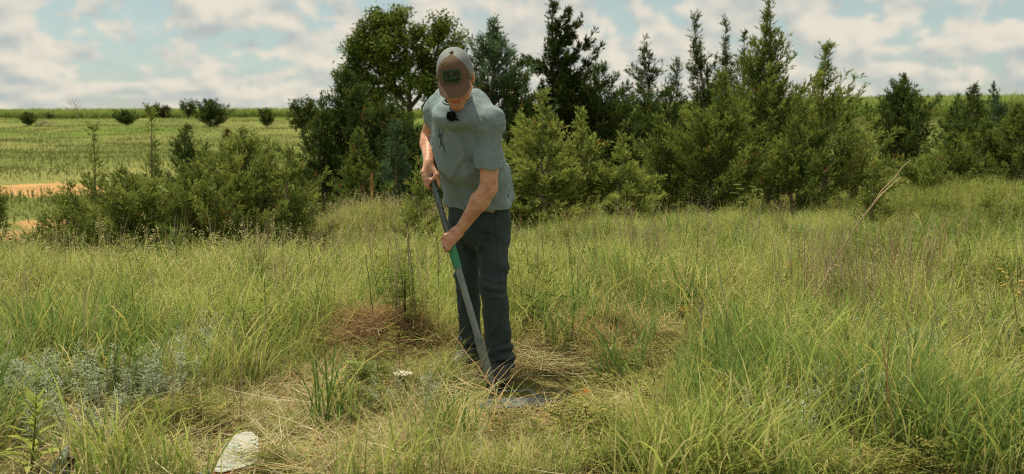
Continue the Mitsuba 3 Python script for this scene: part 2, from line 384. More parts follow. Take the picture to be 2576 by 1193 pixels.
# --- right group
put_cedar(61, 2268, 190, 22, 120, 'dark cedar with a pointed tip and side spires before the right cornfield', DK, prof=1.1, nb=150, e0=22, e1=60, curl=0.35, leader=0.2, tipw=0.55)
put_cedar(62, 2448, 203, 25, 68, 'dark layered cedar standing against the right cornfield', DK, prof=1.15, nb=110, e0=5, e1=45, curl=0.3, leader=0.2)
put_cedar(63, 2506, 212, 26, 55, 'paler thin tipped cedar right of the dark layered cedar', BL, prof=1.1, nb=90, e0=10, e1=45, curl=0.3, leader=0.3)
put_cedar(64, 2566, 262, 20, 105, 'bushy olive cedar at the right edge of the picture', MD, prof=1.2, nb=130, e0=12, e1=50, curl=0.25, tipw=0.5)
put_cedar(65, 2405, 238, 26, 40, 'narrow dark cedar left of the dark layered cedar', DK, prof=1.15, nb=80, e0=10, e1=45, curl=0.3, leader=0.2)
put_cedar(66, 2400, 335, 20, 85, 'low olive cedar bush between the right hand cedars', MD, prof=1.2, nb=100, e0=14, e1=50, curl=0.25, tipw=0.5, name='cedar_bush')
put_cedar(67, 2202, 392, 13.0, 50, 'small pale cedar sapling with reddish tips beside the leaning stalk', YL, prof=0.95, nb=50, e0=20, e1=55, curl=0.3, tipw=0.7, brown=0.08, name='cedar_bush')
put_cedar(68, 2480, 300, 20.5, 90, 'olive cedar bush below the paler thin tipped cedar', MD, prof=1.2, nb=100, e0=14, e1=50, curl=0.25, tipw=0.5, name='cedar_bush')
put_cedar(69, 2140, 330, 17.5, 90, 'olive cedar bush with long pale shoots pointing right', YL, prof=1.2, nb=90, e0=22, e1=45, curl=0.15, tipw=0.5, name='cedar_bush', asym=(0.5, 0.2))
put_cedar(70, 2330, 395, 18.5, 70, 'small yellowish cedar bush before the dark pointed cedar', YL, prof=0.87, nb=60, e0=14, e1=50, curl=0.25, tipw=0.55, name='cedar_bush')


# --- the windswept cedar (several arms reaching to the right)
def windswept():
    y = 21.5
    u0, H = 1388, hgt(1392, 2, y)
    mb, tr = cedar(71, H, 0.70, prof=1.0, nb=120, t0=0.33, e0=15, e1=55, curl=0.3, ls=0.07, lw=0.015, sp=0.016, tw=64, dark=DK[0], light=(92, 106, 48), tipw=0.55, trunk=0.022, lean=(0.01, 0), leader=0.18, gap=0.1, asym=(0.3, 0.0))
    for k, (t, L, el, az) in enumerate([(0.60, 1.0, 38, 0.05), (0.52, 1.05, 34, -0.15), (0.47, 0.8, 30, 0.3), (0.72, 0.7, 42, 0.1), (0.82, 0.42, 48, -0.1), (0.62, 0.55, 20, 3.0), (0.40, 0.9, 20, 0.0), (0.38, 0.8, 14, 2.9)]):
        # each arm is a slim shoot set on the trunk
        arm_mb, arm_tr = cedar(710 + k, L, 0.17, prof=0.87, nb=36, t0=0.12, e0=40, e1=50, curl=0.1, ls=0.07, lw=0.015, sp=0.013, tw=120, dark=DK[0], light=(92, 106, 48), tipw=0.55, trunk=0.02)
        z = np.array([math.cos(az) * math.cos(math.radians(el)), math.sin(az) * math.cos(math.radians(el)), math.sin(math.radians(el))])
        x = norm(np.cross([0, 1.0, 0.2], z)); yv = np.cross(z, x)
        Rm = np.stack([x, yv, z], 1)
        for src, dst in ((arm_mb, mb), (arm_tr, tr)):
            v, f, c = src.get()
            up = np.zeros_like(v); up[:, 2] = 0.22 * L * (v[:, 2] / L) ** 2
            dst.add(v @ Rm.T + up + np.array([0, 0, t * H]), f, c)
    plant_tree('cedar_tree', mb, tr, at_base(u0, y), 0, 'windswept cedar with dark arms reaching up to the right against the clouds', 'cedar tree', 'mat_darkbark')


windswept()


# --- far shrubs in the left field
put_cedar(81, 68, 286, 118, 19, 'tiny cedar far off at the left beside the fallen branches', DK, prof=0.95, nb=110, e0=20, e1=60, tw=24, sp=0.06, ls=0.2, lw=0.05)
put_cedar(82, 315, 291, 112, 29, 'round far cedar bush in the left field', DK, prof=0.87, nb=130, e0=20, e1=70, tw=24, sp=0.06, ls=0.2, lw=0.05, name='cedar_bush')
put_cedar(83, 530, 252, 110, 46, 'spreading far cedar with a tall tip in the left field', DK, prof=1.0, nb=130, e0=22, e1=55, curl=0.2, tw=24, sp=0.06, ls=0.22, lw=0.055, leader=0.4)
put_cedar(84, 672, 281, 105, 27, 'small far cedar with several tips, nearest to the central trees', DK, prof=1.05, nb=130, e0=45, e1=70, curl=0.3, tw=24, sp=0.06, ls=0.2, lw=0.05)
put_cedar(85, 570, 328, 80, 16, 'small brownish shrub below the spreading far cedar', ((92, 84, 46), (124, 108, 62)), prof=0.87, nb=50, e0=30, e1=60, tw=24, sp=0.06, ls=0.15, lw=0.035, name='far_shrub')
put_cedar(86, 124, 292, 135, 16, 'faint far shrub right of the tiny cedar', ((92, 96, 60), (122, 120, 74)), prof=0.87, nb=40, e0=30, e1=60, tw=24, sp=0.06, ls=0.2, lw=0.05, name='far_shrub')


def limb_tree(rng, base, H, spread, levels, r0, gnarl=0.25, split=(2, 3), trunkfrac=0.3, upb=0.3):
    """tapered trunk with limbs; returns the tubes and the end twigs"""
    tr, tips = MB(), []
    def grow(p, d, L, r, lev):
        n = 5
        pts = [p]
        for i in range(n):
            d = norm(d + rng.normal(0, gnarl, 3) * 0.35 + np.array([0, 0, upb * 0.12]))
            pts.append(pts[-1] + d * L / n)
        pts = np.array(pts)
        tr.add(*tube(pts, np.linspace(r, r * 0.62, n + 1), 6 if lev > 1 else 4, False))
        if lev == 0:
            tips.append((pts[-1], d)); tips.append((pts[2], d))
            return
        for q in range(rng.integers(split[0], split[1] + 1)):
            dd = norm(d + spread * norm(rng.normal(size=3) * np.array([1, 1, 0.6])) + np.array([0, 0, 0.15]))
            grow(pts[-1] if q < 2 else pts[3], dd, L * rng.uniform(0.62, 0.85), r * 0.62 * rng.uniform(0.8, 1), lev - 1)
    grow(np.array(base, float), np.array([0, 0, 1.0]), H * trunkfrac, r0, levels)
    return tr, tips


def leaves(rng, pts, dirs, n, spread, l, w, cols, mb, droop=0.2):
    k = rng.integers(0, len(pts), n)
    p = pts[k] + rng.normal(size=(n, 3)) * spread
    d = norm(dirs[k] * 0.5 + rng.normal(size=(n, 3)) + np.array([0, 0, -droop]))
    s = perp(d, rng)
    ln = l * rng.uniform(0.6, 1.3, n)
    ww = w * rng.uniform(0.7, 1.3, n)
    v = np.stack([p, p + d * (0.45 * ln)[:, None] + s * (ww / 2)[:, None], p + d * ln[:, None], p + d * (0.45 * ln)[:, None] - s * (ww / 2)[:, None]], 1)
    q = np.arange(n)[:, None] * 4
    c = np.array([C(*x) for x in cols])[rng.integers(0, len(cols), n)] * rng.uniform(0.8, 1.2, (n, 1))
    mb.add(v.reshape(-1, 3), np.vstack([q + [0, 1, 2], q + [0, 2, 3]]), np.repeat(c, 4, 0))


def leafy_tree():
    """crown built of rounded leafy heads at measured places, each fed by a limb"""
    rng = np.random.default_rng(5)
    y = 31.0
    b = at_base(1032, y)
    tr, mb = MB(), MB()
    px = y / F0
    fork = P(1030, 268, y)
    tr.add(*tube(np.array([b, b + (fork - b) * 0.5 + [0.03, 0, 0], fork]), [0.10, 0.085, 0.072], 8))
    heads = [(880, 145, 34, 42), (905, 105, 26, 30), (935, 75, 40, 46), (935, 135, 50, 48), (985, 60, 40, 46), (1000, 120, 52, 50), (1012, 40, 22, 26), (965, 180, 45, 42), (1045, 100, 34, 40), (1105, 85, 42, 40), (1118, 62, 20, 20),
             (1085, 140, 45, 40), (1150, 105, 30, 24), (880, 195, 38, 36), (915, 215, 45, 40), (1075, 190, 42, 34), (1130, 150, 32, 30), (1140, 195, 34, 30), (1020, 165, 38, 32), (1095, 235, 38, 26), (960, 235, 40, 30), (1000, 240, 30, 26), (1050, 215, 34, 28), (925, 255, 40, 30), (1080, 262, 30, 22)]
    mids = {}
    for (u, v, ru, rv) in heads:
        dy = rng.uniform(-0.55, 0.55)
        c = P(u, v, y) + [0, dy, 0]
        ax = np.array([ru * px, 0.5 * (ru + rv) * px, rv * px])
        side = -1 if u < 970 else (0 if u < 1050 else 1)
        if side not in mids:
            m = fork + [side * 0.38, rng.uniform(-0.15, 0.15), 0.55 + 0.25 * (side == 0)]
            mids[side] = m
            tr.add(*tube(np.array([fork - [0, 0, 0.04], fork + (m - fork) * 0.5 + [side * 0.05, 0, -0.04], m]), [0.07, 0.06, 0.048], 6))
        m = mids[side]
        mid = m + (c - m) * 0.55 + rng.normal(0, 0.08, 3)
        tr.add(*tube(np.array([m, m + (mid - m) * 0.5 + rng.normal(0, 0.05, 3), mid, c + (c - mid) * 0.3]), [0.042, 0.034, 0.024, 0.01], 5, False))
        tw = []
        for _ in range(11):
            d = norm(rng.normal(size=3) + [0, 0, 0.35])
            e = c + d * ax * rng.uniform(0.75, 1.08)
            s = mid + (c - mid) * rng.uniform(0, 1)
            pts = np.array([s, s + (e - s) * 0.5 + rng.normal(0, 0.04, 3), e])
            tr.add(*tube(pts, [0.012, 0.009, 0.004], 3, False))
            for f in (0.45, 0.65, 0.82, 1.0, 1.0):
                tw.append((s + (e - s) * f, d))
        pts, ds = np.array([t[0] for t in tw]), np.array([t[1] for t in tw])
        leaves(rng, pts, ds, int(1700 * (ax[0] * ax[2]) / 0.18), 0.075, 0.095, 0.042, [(76, 96, 42), (96, 114, 50), (120, 134, 62), (66, 86, 42), (138, 146, 76)], mb, 0.4)
    k = key('leafy_tree')
    scene[k + '__trunk'] = tr.ply('mat_darkbark', smooth=True)
    scene[k + '__crown'] = mb.ply('mat_leaf')
    tag(k, 'broad leafy deciduous tree behind the man\'s cap, the only one with a rounded leafy crown', 'tree')


leafy_tree()


def far_leafy(seed, u, vtop, vbase, hw, y, label, n=900, cols=((70, 84, 40), (92, 104, 52), (58, 72, 36)), layers=None):
    rng = np.random.default_rng(seed)
    b = at_base(u, y)
    H = float(P(u, vtop, y)[2] - b[2])
    Rr = hw / F0 * y
    tr, mb = MB(), MB()
    pts, ds = [], []
    for i in range(26):
        d = norm(rng.normal(size=3) * [1, 1, 0.4])
        zz = H * (rng.uniform(0.35, 1.0) if layers is None else rng.choice(layers) + rng.normal(0, 0.03))
        wdt = Rr * math.sqrt(max(0.1, 1 - abs(zz / H - 0.62) * 1.7))
        e = b + [d[0] * wdt, d[1] * wdt, zz]
        s = b + [d[0] * wdt * 0.2, d[1] * wdt * 0.2, zz * 0.5]
        tr.add(*tube(np.array([b + [0, 0, -0.1], s, e]), [0.06, 0.04, 0.012], 4, False))
        for f in (0.5, 0.75, 1.0):
            pts.append(s + (e - s) * f); ds.append(d)
    leaves(rng, np.array(pts), np.array(ds), n, 0.17, 0.24, 0.13, cols, mb)
    plant_tree('far_shrub', mb, tr, (0, 0, 0), 0, label, 'bush', 'mat_darkbark', crown='foliage')


far_leafy(91, 384, 262, 293, 20, 150, 'far leafy shrub on the left skyline, left of a smaller darker one')
far_leafy(92, 413, 270, 294, 15, 150, 'small dark shrub on the left skyline right of a paler one', cols=((62, 66, 42), (80, 80, 50)))
far_leafy(93, 473, 254, 292, 22, 148, 'flat topped shrub with layered branches on the left skyline', layers=[0.45, 0.7, 0.95])
far_leafy(94, 762, 249, 302, 34, 90, 'bushy leafy shrub at the left edge of the central trees', n=1500)


def dead_tree():
    rng = np.random.default_rng(8)
    y = 140
    b = at_base(194, y)
    tr = MB()
    H = hgt(190, 248, y)
    top = b + [-0.55, 0, H]
    tr.add(*tube(np.array([b, b + [0.1, 0, H * 0.35], b + [-0.1, 0, H * 0.65], top]), [0.08, 0.06, 0.04, 0.018], 5))
    for (t, dx, dz) in [(0.35, -1.3, 0.25), (0.45, 0.8, 0.5), (0.55, -0.9, 0.55), (0.62, 0.55, 0.45), (0.7, -0.6, 0.4), (0.8, 0.4, 0.35), (0.5, -1.6, 0.1)]:
        s = b + np.array([0.1 - 0.5 * t, 0, H * t])
        e = s + [dx, rng.normal(0, 0.3), dz]
        tr.add(*tube(np.array([s, (s + e) / 2 + [0, 0, 0.08], e]), [0.03, 0.022, 0.01], 4, False))
        tr.add(*tube(np.array([(s + e) / 2 + [0, 0, 0.08], e + [0.1, 0, 0.35]]), [0.018, 0.008], 4, False))
    k = key('dead_tree')
    scene[k + '__trunk'] = tr.ply('mat_deadwood')
    tag(k, 'small leafless dead tree standing on the left skyline', 'tree')
    fb_ = MB()
    y = 118
    b = at_base(100, y)
    for i in range(9):
        a, L = rng.uniform(-0.5, 0.6), rng.uniform(0.5, 1.5)
        s = b + [rng.normal(0, 0.5), rng.normal(0, 0.3), 0.05]
        e = s + [L * math.cos(a), rng.normal(0, 0.3), abs(L * math.sin(a)) * 0.7 + 0.1]
        fb_.add(*tube(np.array([s, (s + e) / 2 + [0, 0, 0.1], e]), [0.05, 0.04, 0.02], 5))
    k = key('fallen_branches')
    scene[k] = fb_.ply('mat_deadwood')
    tag(k, 'grey fallen branches lying in the far left field beside the tiny cedar', 'branches')


dead_tree()


# ------------------------------------------------------------------ grasses: small clumps built once, then set out in thousands
def blades(rng, n, rad, h, w, cols, tilt=(0.05, 0.35), bend=(0.2, 1.2), segs=4, mb=None, root=None, az=None, tipcol=None, z0=0.0, wprof='blade'):
    """n ribbons growing from a disc: cols = [(weight, base rgb, tip rgb)]"""
    mb = mb or MB()
    if root is None:
        a, r = rng.random(n) * 2 * PI, rad * np.sqrt(rng.random(n))
        root = np.stack([r * np.cos(a), r * np.sin(a), np.full(n, -0.01) + z0 * rng.random(n)], -1)
    az = rng.random(n) * 2 * PI if az is None else az
    H = rng.uniform(h[0], h[1], n)
    th = rng.uniform(tilt[0], tilt[1], n)
    bd = rng.uniform(bend[0], bend[1], n) 
    s = np.linspace(0, 1, segs + 1)
    ang = th[:, None] + bd[:, None] * s[None, :] ** 1.6
    seg = H[:, None] / segs
    dr_, dz = np.sin(ang) * seg, np.cos(ang) * seg
    rr = np.concatenate([np.zeros((n, 1)), np.cumsum((dr_[:, 1:] + dr_[:, :-1]) / 2, 1)], 1)
    zz = np.concatenate([np.zeros((n, 1)), np.cumsum((dz[:, 1:] + dz[:, :-1]) / 2, 1)], 1)
    d = np.stack([np.cos(az), np.sin(az), 0 * az], -1)
    tw = rng.normal(0, 0.6, n)
    side = np.stack([-np.sin(az + tw), np.cos(az + tw), 0.25 * np.sin(tw)], -1)
    c = root[:, None] + d[:, None] * rr[..., None] + np.array([0, 0, 1.0]) * zz[..., None]
    if z0 is not None:
        c[..., 2] = np.maximum(c[..., 2], root[:, None, 2] - 0.02)
    W = rng.uniform(w[0], w[1], n)
    prof = (1 - s ** 2.2) * 0.85 + 0.15 * (1 - s) if wprof == 'blade' else np.full(segs + 1, 1.0)
    wd = W[:, None] * prof[None] / 2
    vl = c[:, :-1] - side[:, None] * wd[:, :-1, None]
    vr = c[:, :-1] + side[:, None] * wd[:, :-1, None]
    v = np.concatenate([np.stack([vl, vr], 2).reshape(n, -1, 3), c[:, -1:]], 1)     # 2*segs + 1 vertices
    m = 2 * segs + 1
    f = []
    for i in range(segs - 1):
        f += [[2 * i, 2 * i + 1, 2 * i + 3], [2 * i, 2 * i + 3, 2 * i + 2]]
    f += [[2 * segs - 2, 2 * segs - 1, 2 * segs]]
    f = np.arange(n)[:, None, None] * m + np.array(f)[None]
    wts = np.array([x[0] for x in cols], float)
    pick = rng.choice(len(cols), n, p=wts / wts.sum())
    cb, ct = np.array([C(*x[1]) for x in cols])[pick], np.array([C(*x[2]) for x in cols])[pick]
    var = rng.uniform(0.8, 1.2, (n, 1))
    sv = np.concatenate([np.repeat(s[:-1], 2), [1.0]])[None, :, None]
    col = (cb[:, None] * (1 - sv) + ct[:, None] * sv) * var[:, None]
    mb.add(v.reshape(-1, 3), f.reshape(-1, 3), col.reshape(-1, 3))
    return mb, c[:, -1]


def leaflets(mb, rng, base, d, s, l, w, col):
    """kite shaped leaves: rows of base points, directions, side directions"""
    n = len(base)
    l, w = np.broadcast_to(l, n)[:, None], np.broadcast_to(w, n)[:, None]
    dip = np.array([0, 0, -0.18]) * l
    v = np.stack([base, base + d * l * 0.4 + s * w / 2, base + d * l + dip, base + d * l * 0.4 - s * w / 2], 1)
    q = np.arange(n)[:, None] * 4
    mb.add(v.reshape(-1, 3), np.vstack([q + [0, 1, 2], q + [0, 2, 3]]), np.repeat(np.broadcast_to(col, (n, 3)), 4, 0))


def proto(name, mbs, bsdf):
    for i, mb in enumerate(mbs):
        scene[f'clump_{name}_{i}'] = {'type': 'shapegroup', 'shape': mb.ply(bsdf)}
    return name, len(mbs)


def scatter(name, pr, pts, rng, scale=(0.8, 1.25), label='', cat='grass', tilt=0, size=None):
    g, n = pr
    zs = height(pts[:, 0], pts[:, 1])
    for i, (x, y) in enumerate(pts):
        sc = rng.uniform(*scale) * (1 if size is None else float(size(x, y)))
        m = T().translate([float(x), float(y), float(zs[i])]).rotate([0, 0, 1], float(rng.uniform(0, 360)))
        if tilt: m = m.rotate([1, 0, 0], float(rng.normal(0, tilt)))
        scene[f'{name}__{i + 1:05d}'] = {'type': 'instance', 'group': {'type': 'ref', 'id': f'clump_{g}_{int(rng.integers(n))}'}, 'to_world': m.scale(float(sc))}
    tag(name, label, cat, kind='stuff')


def blob(u, v, du, dv):
    c = gpix(u, v)
    return c[0], c[1], du / F0 * c[1], max(0.15, (gpix(u, v - dv)[1] - gpix(u, v + dv)[1]) / 2)


def inside(b, x, y):
    return np.exp(-(((x - b[0]) / b[2]) ** 2 + ((y - b[1]) / b[3]) ** 2) ** 1.5)


def wedge(rng, n, y0, y1, margin=0.6):
    """n points spread evenly over the part of the ground between two depths that the picture can see"""
    k = math.tan(math.radians(FOV / 2)) * 1.03
    y = np.sqrt(y0 ** 2 + (y1 ** 2 - y0 ** 2) * rng.random(n))
    return np.stack([(rng.random(n) * 2 - 1) * (k * y + margin), y], -1)


TRAMPLED = [blob(900, 1000, 330, 70), blob(1230, 985, 200, 60), blob(1560, 930, 180, 60), blob(760, 1080, 220, 50), blob(1350, 1060, 160, 30), blob(1680, 840, 130, 60), blob(330, 1120, 260, 60), blob(620, 1150, 90, 40)]
HAY = [blob(1700, 790, 120, 45), blob(1480, 880, 110, 50), blob(1370, 950, 90, 45), blob(1600, 900, 110, 40)]
LUSH = [blob(1960, 1010, 190, 70), blob(150, 940, 190, 55), blob(1065, 1165, 60, 34), blob(2050, 1080, 160, 50), blob(1600, 830, 55, 25), blob(2350, 1120, 260, 90)]
SAGE = [blob(90, 1060, 120, 50), blob(330, 1040, 90, 50), blob(250, 1110, 120, 50), blob(2290, 960, 70, 60), blob(2100, 1130, 70, 50), blob(2550, 960, 50, 60), blob(520, 940, 60, 35), blob(1900, 1150, 70, 40), blob(60, 690, 60, 20)]
WEEDS = [blob(2350, 560, 260, 50), blob(2450, 640, 200, 40), blob(1450, 640, 120, 30), blob(400, 1120, 160, 50), blob(950, 1010, 120, 40), blob(2250, 760, 180, 60), blob(1000, 800, 60, 40), blob(1330, 830, 40, 40), blob(200, 700, 150, 40), blob(1400, 1150, 200, 50)]


def dens(bl, x, y):
    return np.clip(sum(inside(b, x, y) for b in bl), 0, 1)


# the cleared ground round the man's feet and the tool stays free of standing grass
CLEAR = [blob(1310, 1062, 165, 46), blob(1240, 962, 120, 40), blob(1310, 1012, 120, 26), blob(1180, 925, 60, 20), blob(605, 1150, 75, 42), blob(95, 1200, 150, 85), blob(168, 1178, 75, 60), blob(168, 1250, 85, 60)]

# here the grass has been cut or is low anyway
LOW = [blob(850, 1080, 420, 110), blob(1280, 1070, 260, 60), blob(300, 1110, 330, 90), blob(1560, 1060, 230, 110), blob(700, 1185, 380, 45), blob(1350, 1185, 220, 45), blob(980, 930, 260, 70), blob(1380, 950, 200, 70), blob(1600, 860, 180, 80)]


def rough(x, y): return low(x, y) * (0.72 + 0.55 * float(meshkit.noise(np.array([x * 2.6, y * 2.6, 4.0]), 3)))


TUFT = blob(1065, 1165, 260, 70)


def low(x, y): return (1 - 0.62 * dens(LOW, x, y)) * (1 - 0.3 * S(8.5, 11, y) * S(6, 4, x))


BLADE = [blob(1310, 1022, 270, 66), blob(600, 1150, 130, 60), blob(150, 1180, 90, 45)]


rg = np.random.default_rng(77)
GREEN = [(5, (122, 132, 72), (182, 194, 104)), (3, (104, 122, 64), (154, 174, 90)), (2, (164, 158, 104), (204, 200, 138)), (0.6, (184, 168, 116), (212, 198, 148))]
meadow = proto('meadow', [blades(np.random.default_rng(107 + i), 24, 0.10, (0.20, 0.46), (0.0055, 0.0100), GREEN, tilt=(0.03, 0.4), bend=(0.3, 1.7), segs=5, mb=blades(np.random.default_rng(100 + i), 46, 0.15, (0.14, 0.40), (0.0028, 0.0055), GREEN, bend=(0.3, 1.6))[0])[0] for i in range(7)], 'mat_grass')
LUSHC = [(5, (96, 116, 60), (142, 164, 88)), (3, (78, 102, 54), (116, 144, 78)), (1, (160, 152, 84), (202, 190, 110))]
lush = proto('lush', [blades(np.random.default_rng(200 + i), 52, 0.12, (0.22, 0.52), (0.006, 0.0115), LUSHC, tilt=(0.03, 0.3), bend=(0.2, 1.5), segs=5)[0] for i in range(5)], 'mat_grass')
STRAWC = [(4, (172, 160, 120), (190, 180, 144)), (2, (160, 140, 102), (184, 164, 122)), (4, (142, 146, 90), (168, 170, 112)), (1, (206, 196, 166), (222, 214, 190)), (1, (146, 116, 80), (168, 136, 96))]
straw = proto('straw', [blades(np.random.default_rng(300 + i), 80, 0.22, (0.10, 0.34), (0.0026, 0.0052), STRAWC, tilt=(1.25, 1.62), bend=(-0.25, 0.3), segs=3, z0=0.05)[0] for i in range(6)], 'mat_straw')
HAYC = [(4, (186, 168, 118), (206, 192, 146)), (2, (150, 150, 92), (172, 172, 112)), (2, (172, 134, 92), (196, 160, 116))]
hay = proto('hay', [blades(np.random.default_rng(350 + i), 90, 0.16, (0.18, 0.45), (0.0024, 0.0044), HAYC, tilt=(0.7, 1.3), bend=(0.1, 1.3), segs=4, z0=0.10)[0] for i in range(5)], 'mat_straw')


def stems(seed):
    rng = np.random.default_rng(seed)
    mb, tips = blades(rng, 7, 0.10, (0.35, 0.75), (0.0028, 0.0045), [(3, (150, 132, 100), (184, 166, 132)), (2, (130, 122, 102), (166, 158, 138)), (1, (132, 92, 66), (150, 112, 84))], tilt=(0.0, 0.22), bend=(-0.1, 0.35), segs=4, wprof='stem')
    return mb


dry = proto('dry', [stems(400 + i) for i in range(6)], 'mat_straw')


def seedgrass(seed):
    rng = np.random.default_rng(seed)
    mb, tips = blades(rng, 9, 0.12, (0.35, 0.62), (0.0022, 0.0034), [(1, (134, 136, 76), (186, 178, 124))], tilt=(0.0, 0.3), bend=(0.1, 0.9), segs=5)
    for p in tips:
        n = 9
        b = p + np.stack([rng.normal(0, 0.006, n), rng.normal(0, 0.006, n), -rng.random(n) * 0.07], -1)
        d = norm(rng.normal(size=(n, 3)) * [1, 1, 0.5] + [0, 0, 0.4])
        leaflets(mb, rng, b, d, perp(d, rng), 0.016, 0.005, C(206, 194, 150))
    return mb


seed_g = proto('seed', [seedgrass(450 + i) for i in range(4)], 'mat_grass')


def sageclump(seed):
    rng = np.random.default_rng(seed)
    mb = MB()
    for i in range(9):
        a, r = rng.random() * 2 * PI, 0.13 * math.sqrt(rng.random())
        h = rng.uniform(0.12, 0.26)
        b = np.array([r * math.cos(a), r * math.sin(a), 0])
        t = b + [rng.normal(0, 0.05), rng.normal(0, 0.05), h]
        pts = np.array([b, (b + t) / 2 + rng.normal(0, 0.008, 3), t])
        mb.add(*tube(pts, [0.002, 0.0018, 0.001], 3, False), C(150, 150, 130))
        n = 34
        s = rng.random(n) ** 0.7
        base = b + (t - b) * s[:, None]
        az = rng.random(n) * 2 * PI
        d = norm(np.stack([np.cos(az), np.sin(az), rng.uniform(0.1, 1.1, n)], -1))
        leaflets(mb, rng, base, d, norm(np.cross(d, [0, 0, 1.0])), rng.uniform(0.022, 0.045, n), 0.0055, C(178, 188, 162) * rng.uniform(0.8, 1.15, (n, 1)))
    return mb


sage = proto('sage', [sageclump(500 + i) for i in range(5)], 'mat_leaf')


def weedclump(seed, cols=((92, 108, 48), (116, 128, 58), (140, 146, 78)), hh=(0.22, 0.5), n=5):
    rng = np.random.default_rng(seed)
    mb = MB()
    for i in range(n):
        a, r = rng.random() * 2 * PI, 0.13 * math.sqrt(rng.random())
        h = rng.uniform(*hh)
        b = np.array([r * math.cos(a), r * math.sin(a), 0])
        t = b + [rng.normal(0, 0.07), rng.normal(0, 0.07), h]
        mb.add(*tube(np.array([b, (b + t) / 2 + rng.normal(0, 0.01, 3), t]), [0.003, 0.0024, 0.0014], 3, False), C(112, 112, 62))
        for k in range(9):           # a pinnate leaf: midrib with paired leaflets
            s = rng.uniform(0.25, 1.0)
            o = b + (t - b) * s
            az = rng.random() * 2 * PI
            d = norm([math.cos(az), math.sin(az), rng.uniform(0.1, 0.7)])
            sd = norm(np.cross(d, [0, 0, 1.0]))
            L = rng.uniform(0.06, 0.12)
            m = 5
            q = np.linspace(0.25, 1, m)
            base = np.repeat(o + d * (L * q)[:, None], 2, 0)
            sg = np.tile([1, -1], m)[:, None]
            dd = norm(d * 0.45 + sd * sg + [0, 0, 0.1])
            leaflets(mb, rng, base, dd, norm(np.cross(dd, [0, 0, 1.0]) + 0.2 * rng.normal(size=dd.shape)), 0.026, 0.010, C(*cols[rng.integers(len(cols))]) * rng.uniform(0.85, 1.15))
    return mb


weeds = proto('weeds', [weedclump(550 + i) for i in range(5)], 'mat_leaf')
lowc = proto('low', [weedclump(580 + i, ((98, 108, 54), (120, 124, 66), (150, 142, 84)), (0.06, 0.16), 6) for i in range(4)], 'mat_leaf')
MIDC = [(5, (122, 132, 72), (178, 190, 104)), (3, (104, 122, 64), (152, 172, 90)), (2, (166, 150, 94), (196, 180, 120))]
midg = proto('mid', [blades(np.random.default_rng(600 + i), 46, 0.30, (0.22, 0.50), (0.006, 0.010), MIDC, bend=(0.2, 1.2), segs=3)[0] for i in range(5)], 'mat_grass')
FARC = [(5, (102, 112, 62), (126, 132, 78)), (3, (96, 108, 60), (118, 128, 74)), (1, (130, 128, 84), (146, 142, 96))]
farg = proto('far', [blades(np.random.default_rng(650 + i), 40, 1.2, (0.07, 0.20), (0.018, 0.035), FARC, bend=(0.1, 0.9), segs=2)[0] for i in range(5)], 'mat_grass')


def sel(n, y0, y1, fn, seed):
    r = np.random.default_rng(seed)
    p = wedge(r, n, y0, y1)
    return p[r.random(n) < np.clip(fn(p[:, 0], p[:, 1]), 0, 1)]


def clear(x, y): return 1 - np.clip(1.7 * dens(CLEAR, x, y), 0, 1)
def patchy(x, y, f=1.3, s=1): return S(0.3, 0.62, meshkit.fbm(np.stack([x * f, y * f, 0 * x + s], -1), 3, s))
def dirt(x, y): return 1 - np.clip(sum(np.exp(-(((x - q[0]) / rx) ** 2 + ((y - q[1]) / ry) ** 2) ** 2) for q, rx, ry in DIRT), 0, 1)


MGR = np.random.default_rng(16).normal(size=(260, 2)) * [0.95, 0.7] + [-1.75, 14.6]
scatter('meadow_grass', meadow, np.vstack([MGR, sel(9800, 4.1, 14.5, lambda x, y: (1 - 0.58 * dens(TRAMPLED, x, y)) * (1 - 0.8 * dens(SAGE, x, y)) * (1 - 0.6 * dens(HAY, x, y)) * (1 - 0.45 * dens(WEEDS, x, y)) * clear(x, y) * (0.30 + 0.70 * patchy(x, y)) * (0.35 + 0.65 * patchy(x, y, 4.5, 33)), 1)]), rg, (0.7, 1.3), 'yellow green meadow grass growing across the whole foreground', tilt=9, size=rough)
scatter('lush_grass', lush, sel(4200, 4.1, 12, lambda x, y: (0.05 + 0.9 * dens(LUSH, x, y)) * clear(x, y) * (1 - 0.6 * dens(TRAMPLED[:2], x, y)) * (1 - 0.85 * dens(SAGE, x, y)), 2), rg, (0.7, 1.2), 'lush broad bladed green grass in thick tufts in the foreground', tilt=5, size=lambda x, y: 1 - 0.42 * inside(TUFT, x, y))
scatter('trampled_straw', straw, sel(4600, 4.1, 10, lambda x, y: (0.30 + 0.70 * dens(TRAMPLED + HAY + CLEAR + LOW, x, y)) * (1 - 2.2 * dens(BLADE, x, y)), 3), rg, (0.8, 1.3), 'flattened pale straw littering the cleared ground around the man', 'straw', tilt=4)
scatter('loose_hay', hay, sel(2600, 4.6, 9.5, lambda x, y: (0.9 * dens(HAY, x, y) + 0.10) * (1 - 2.2 * dens(BLADE, x, y)), 4), rg, (0.6, 1.1), 'heaped cut hay right of the man, part of it in his shadow', 'hay', tilt=8)
DEAD = np.vstack([np.random.default_rng(5 + i).normal(size=(n, 2)) * s_ + gpix(u, v)[:2] for i, (u, v, n, s_) in enumerate([(2190, 850, 26, (0.20, 0.25)), (2230, 800, 16, (0.3, 0.2)), (1645, 730, 8, (0.07, 0.1)), (775, 830, 3, (0.08, 0.1)), (1045, 870, 3, (0.06, 0.05)), (2060, 820, 6, (0.08, 0.1))])])
scatter('dead_stem_clump', dry, DEAD, np.random.default_rng(19), (0.75, 1.15), 'tall dead brown stems standing in clumps at the right and left of the meadow', 'dead stems', tilt=5)
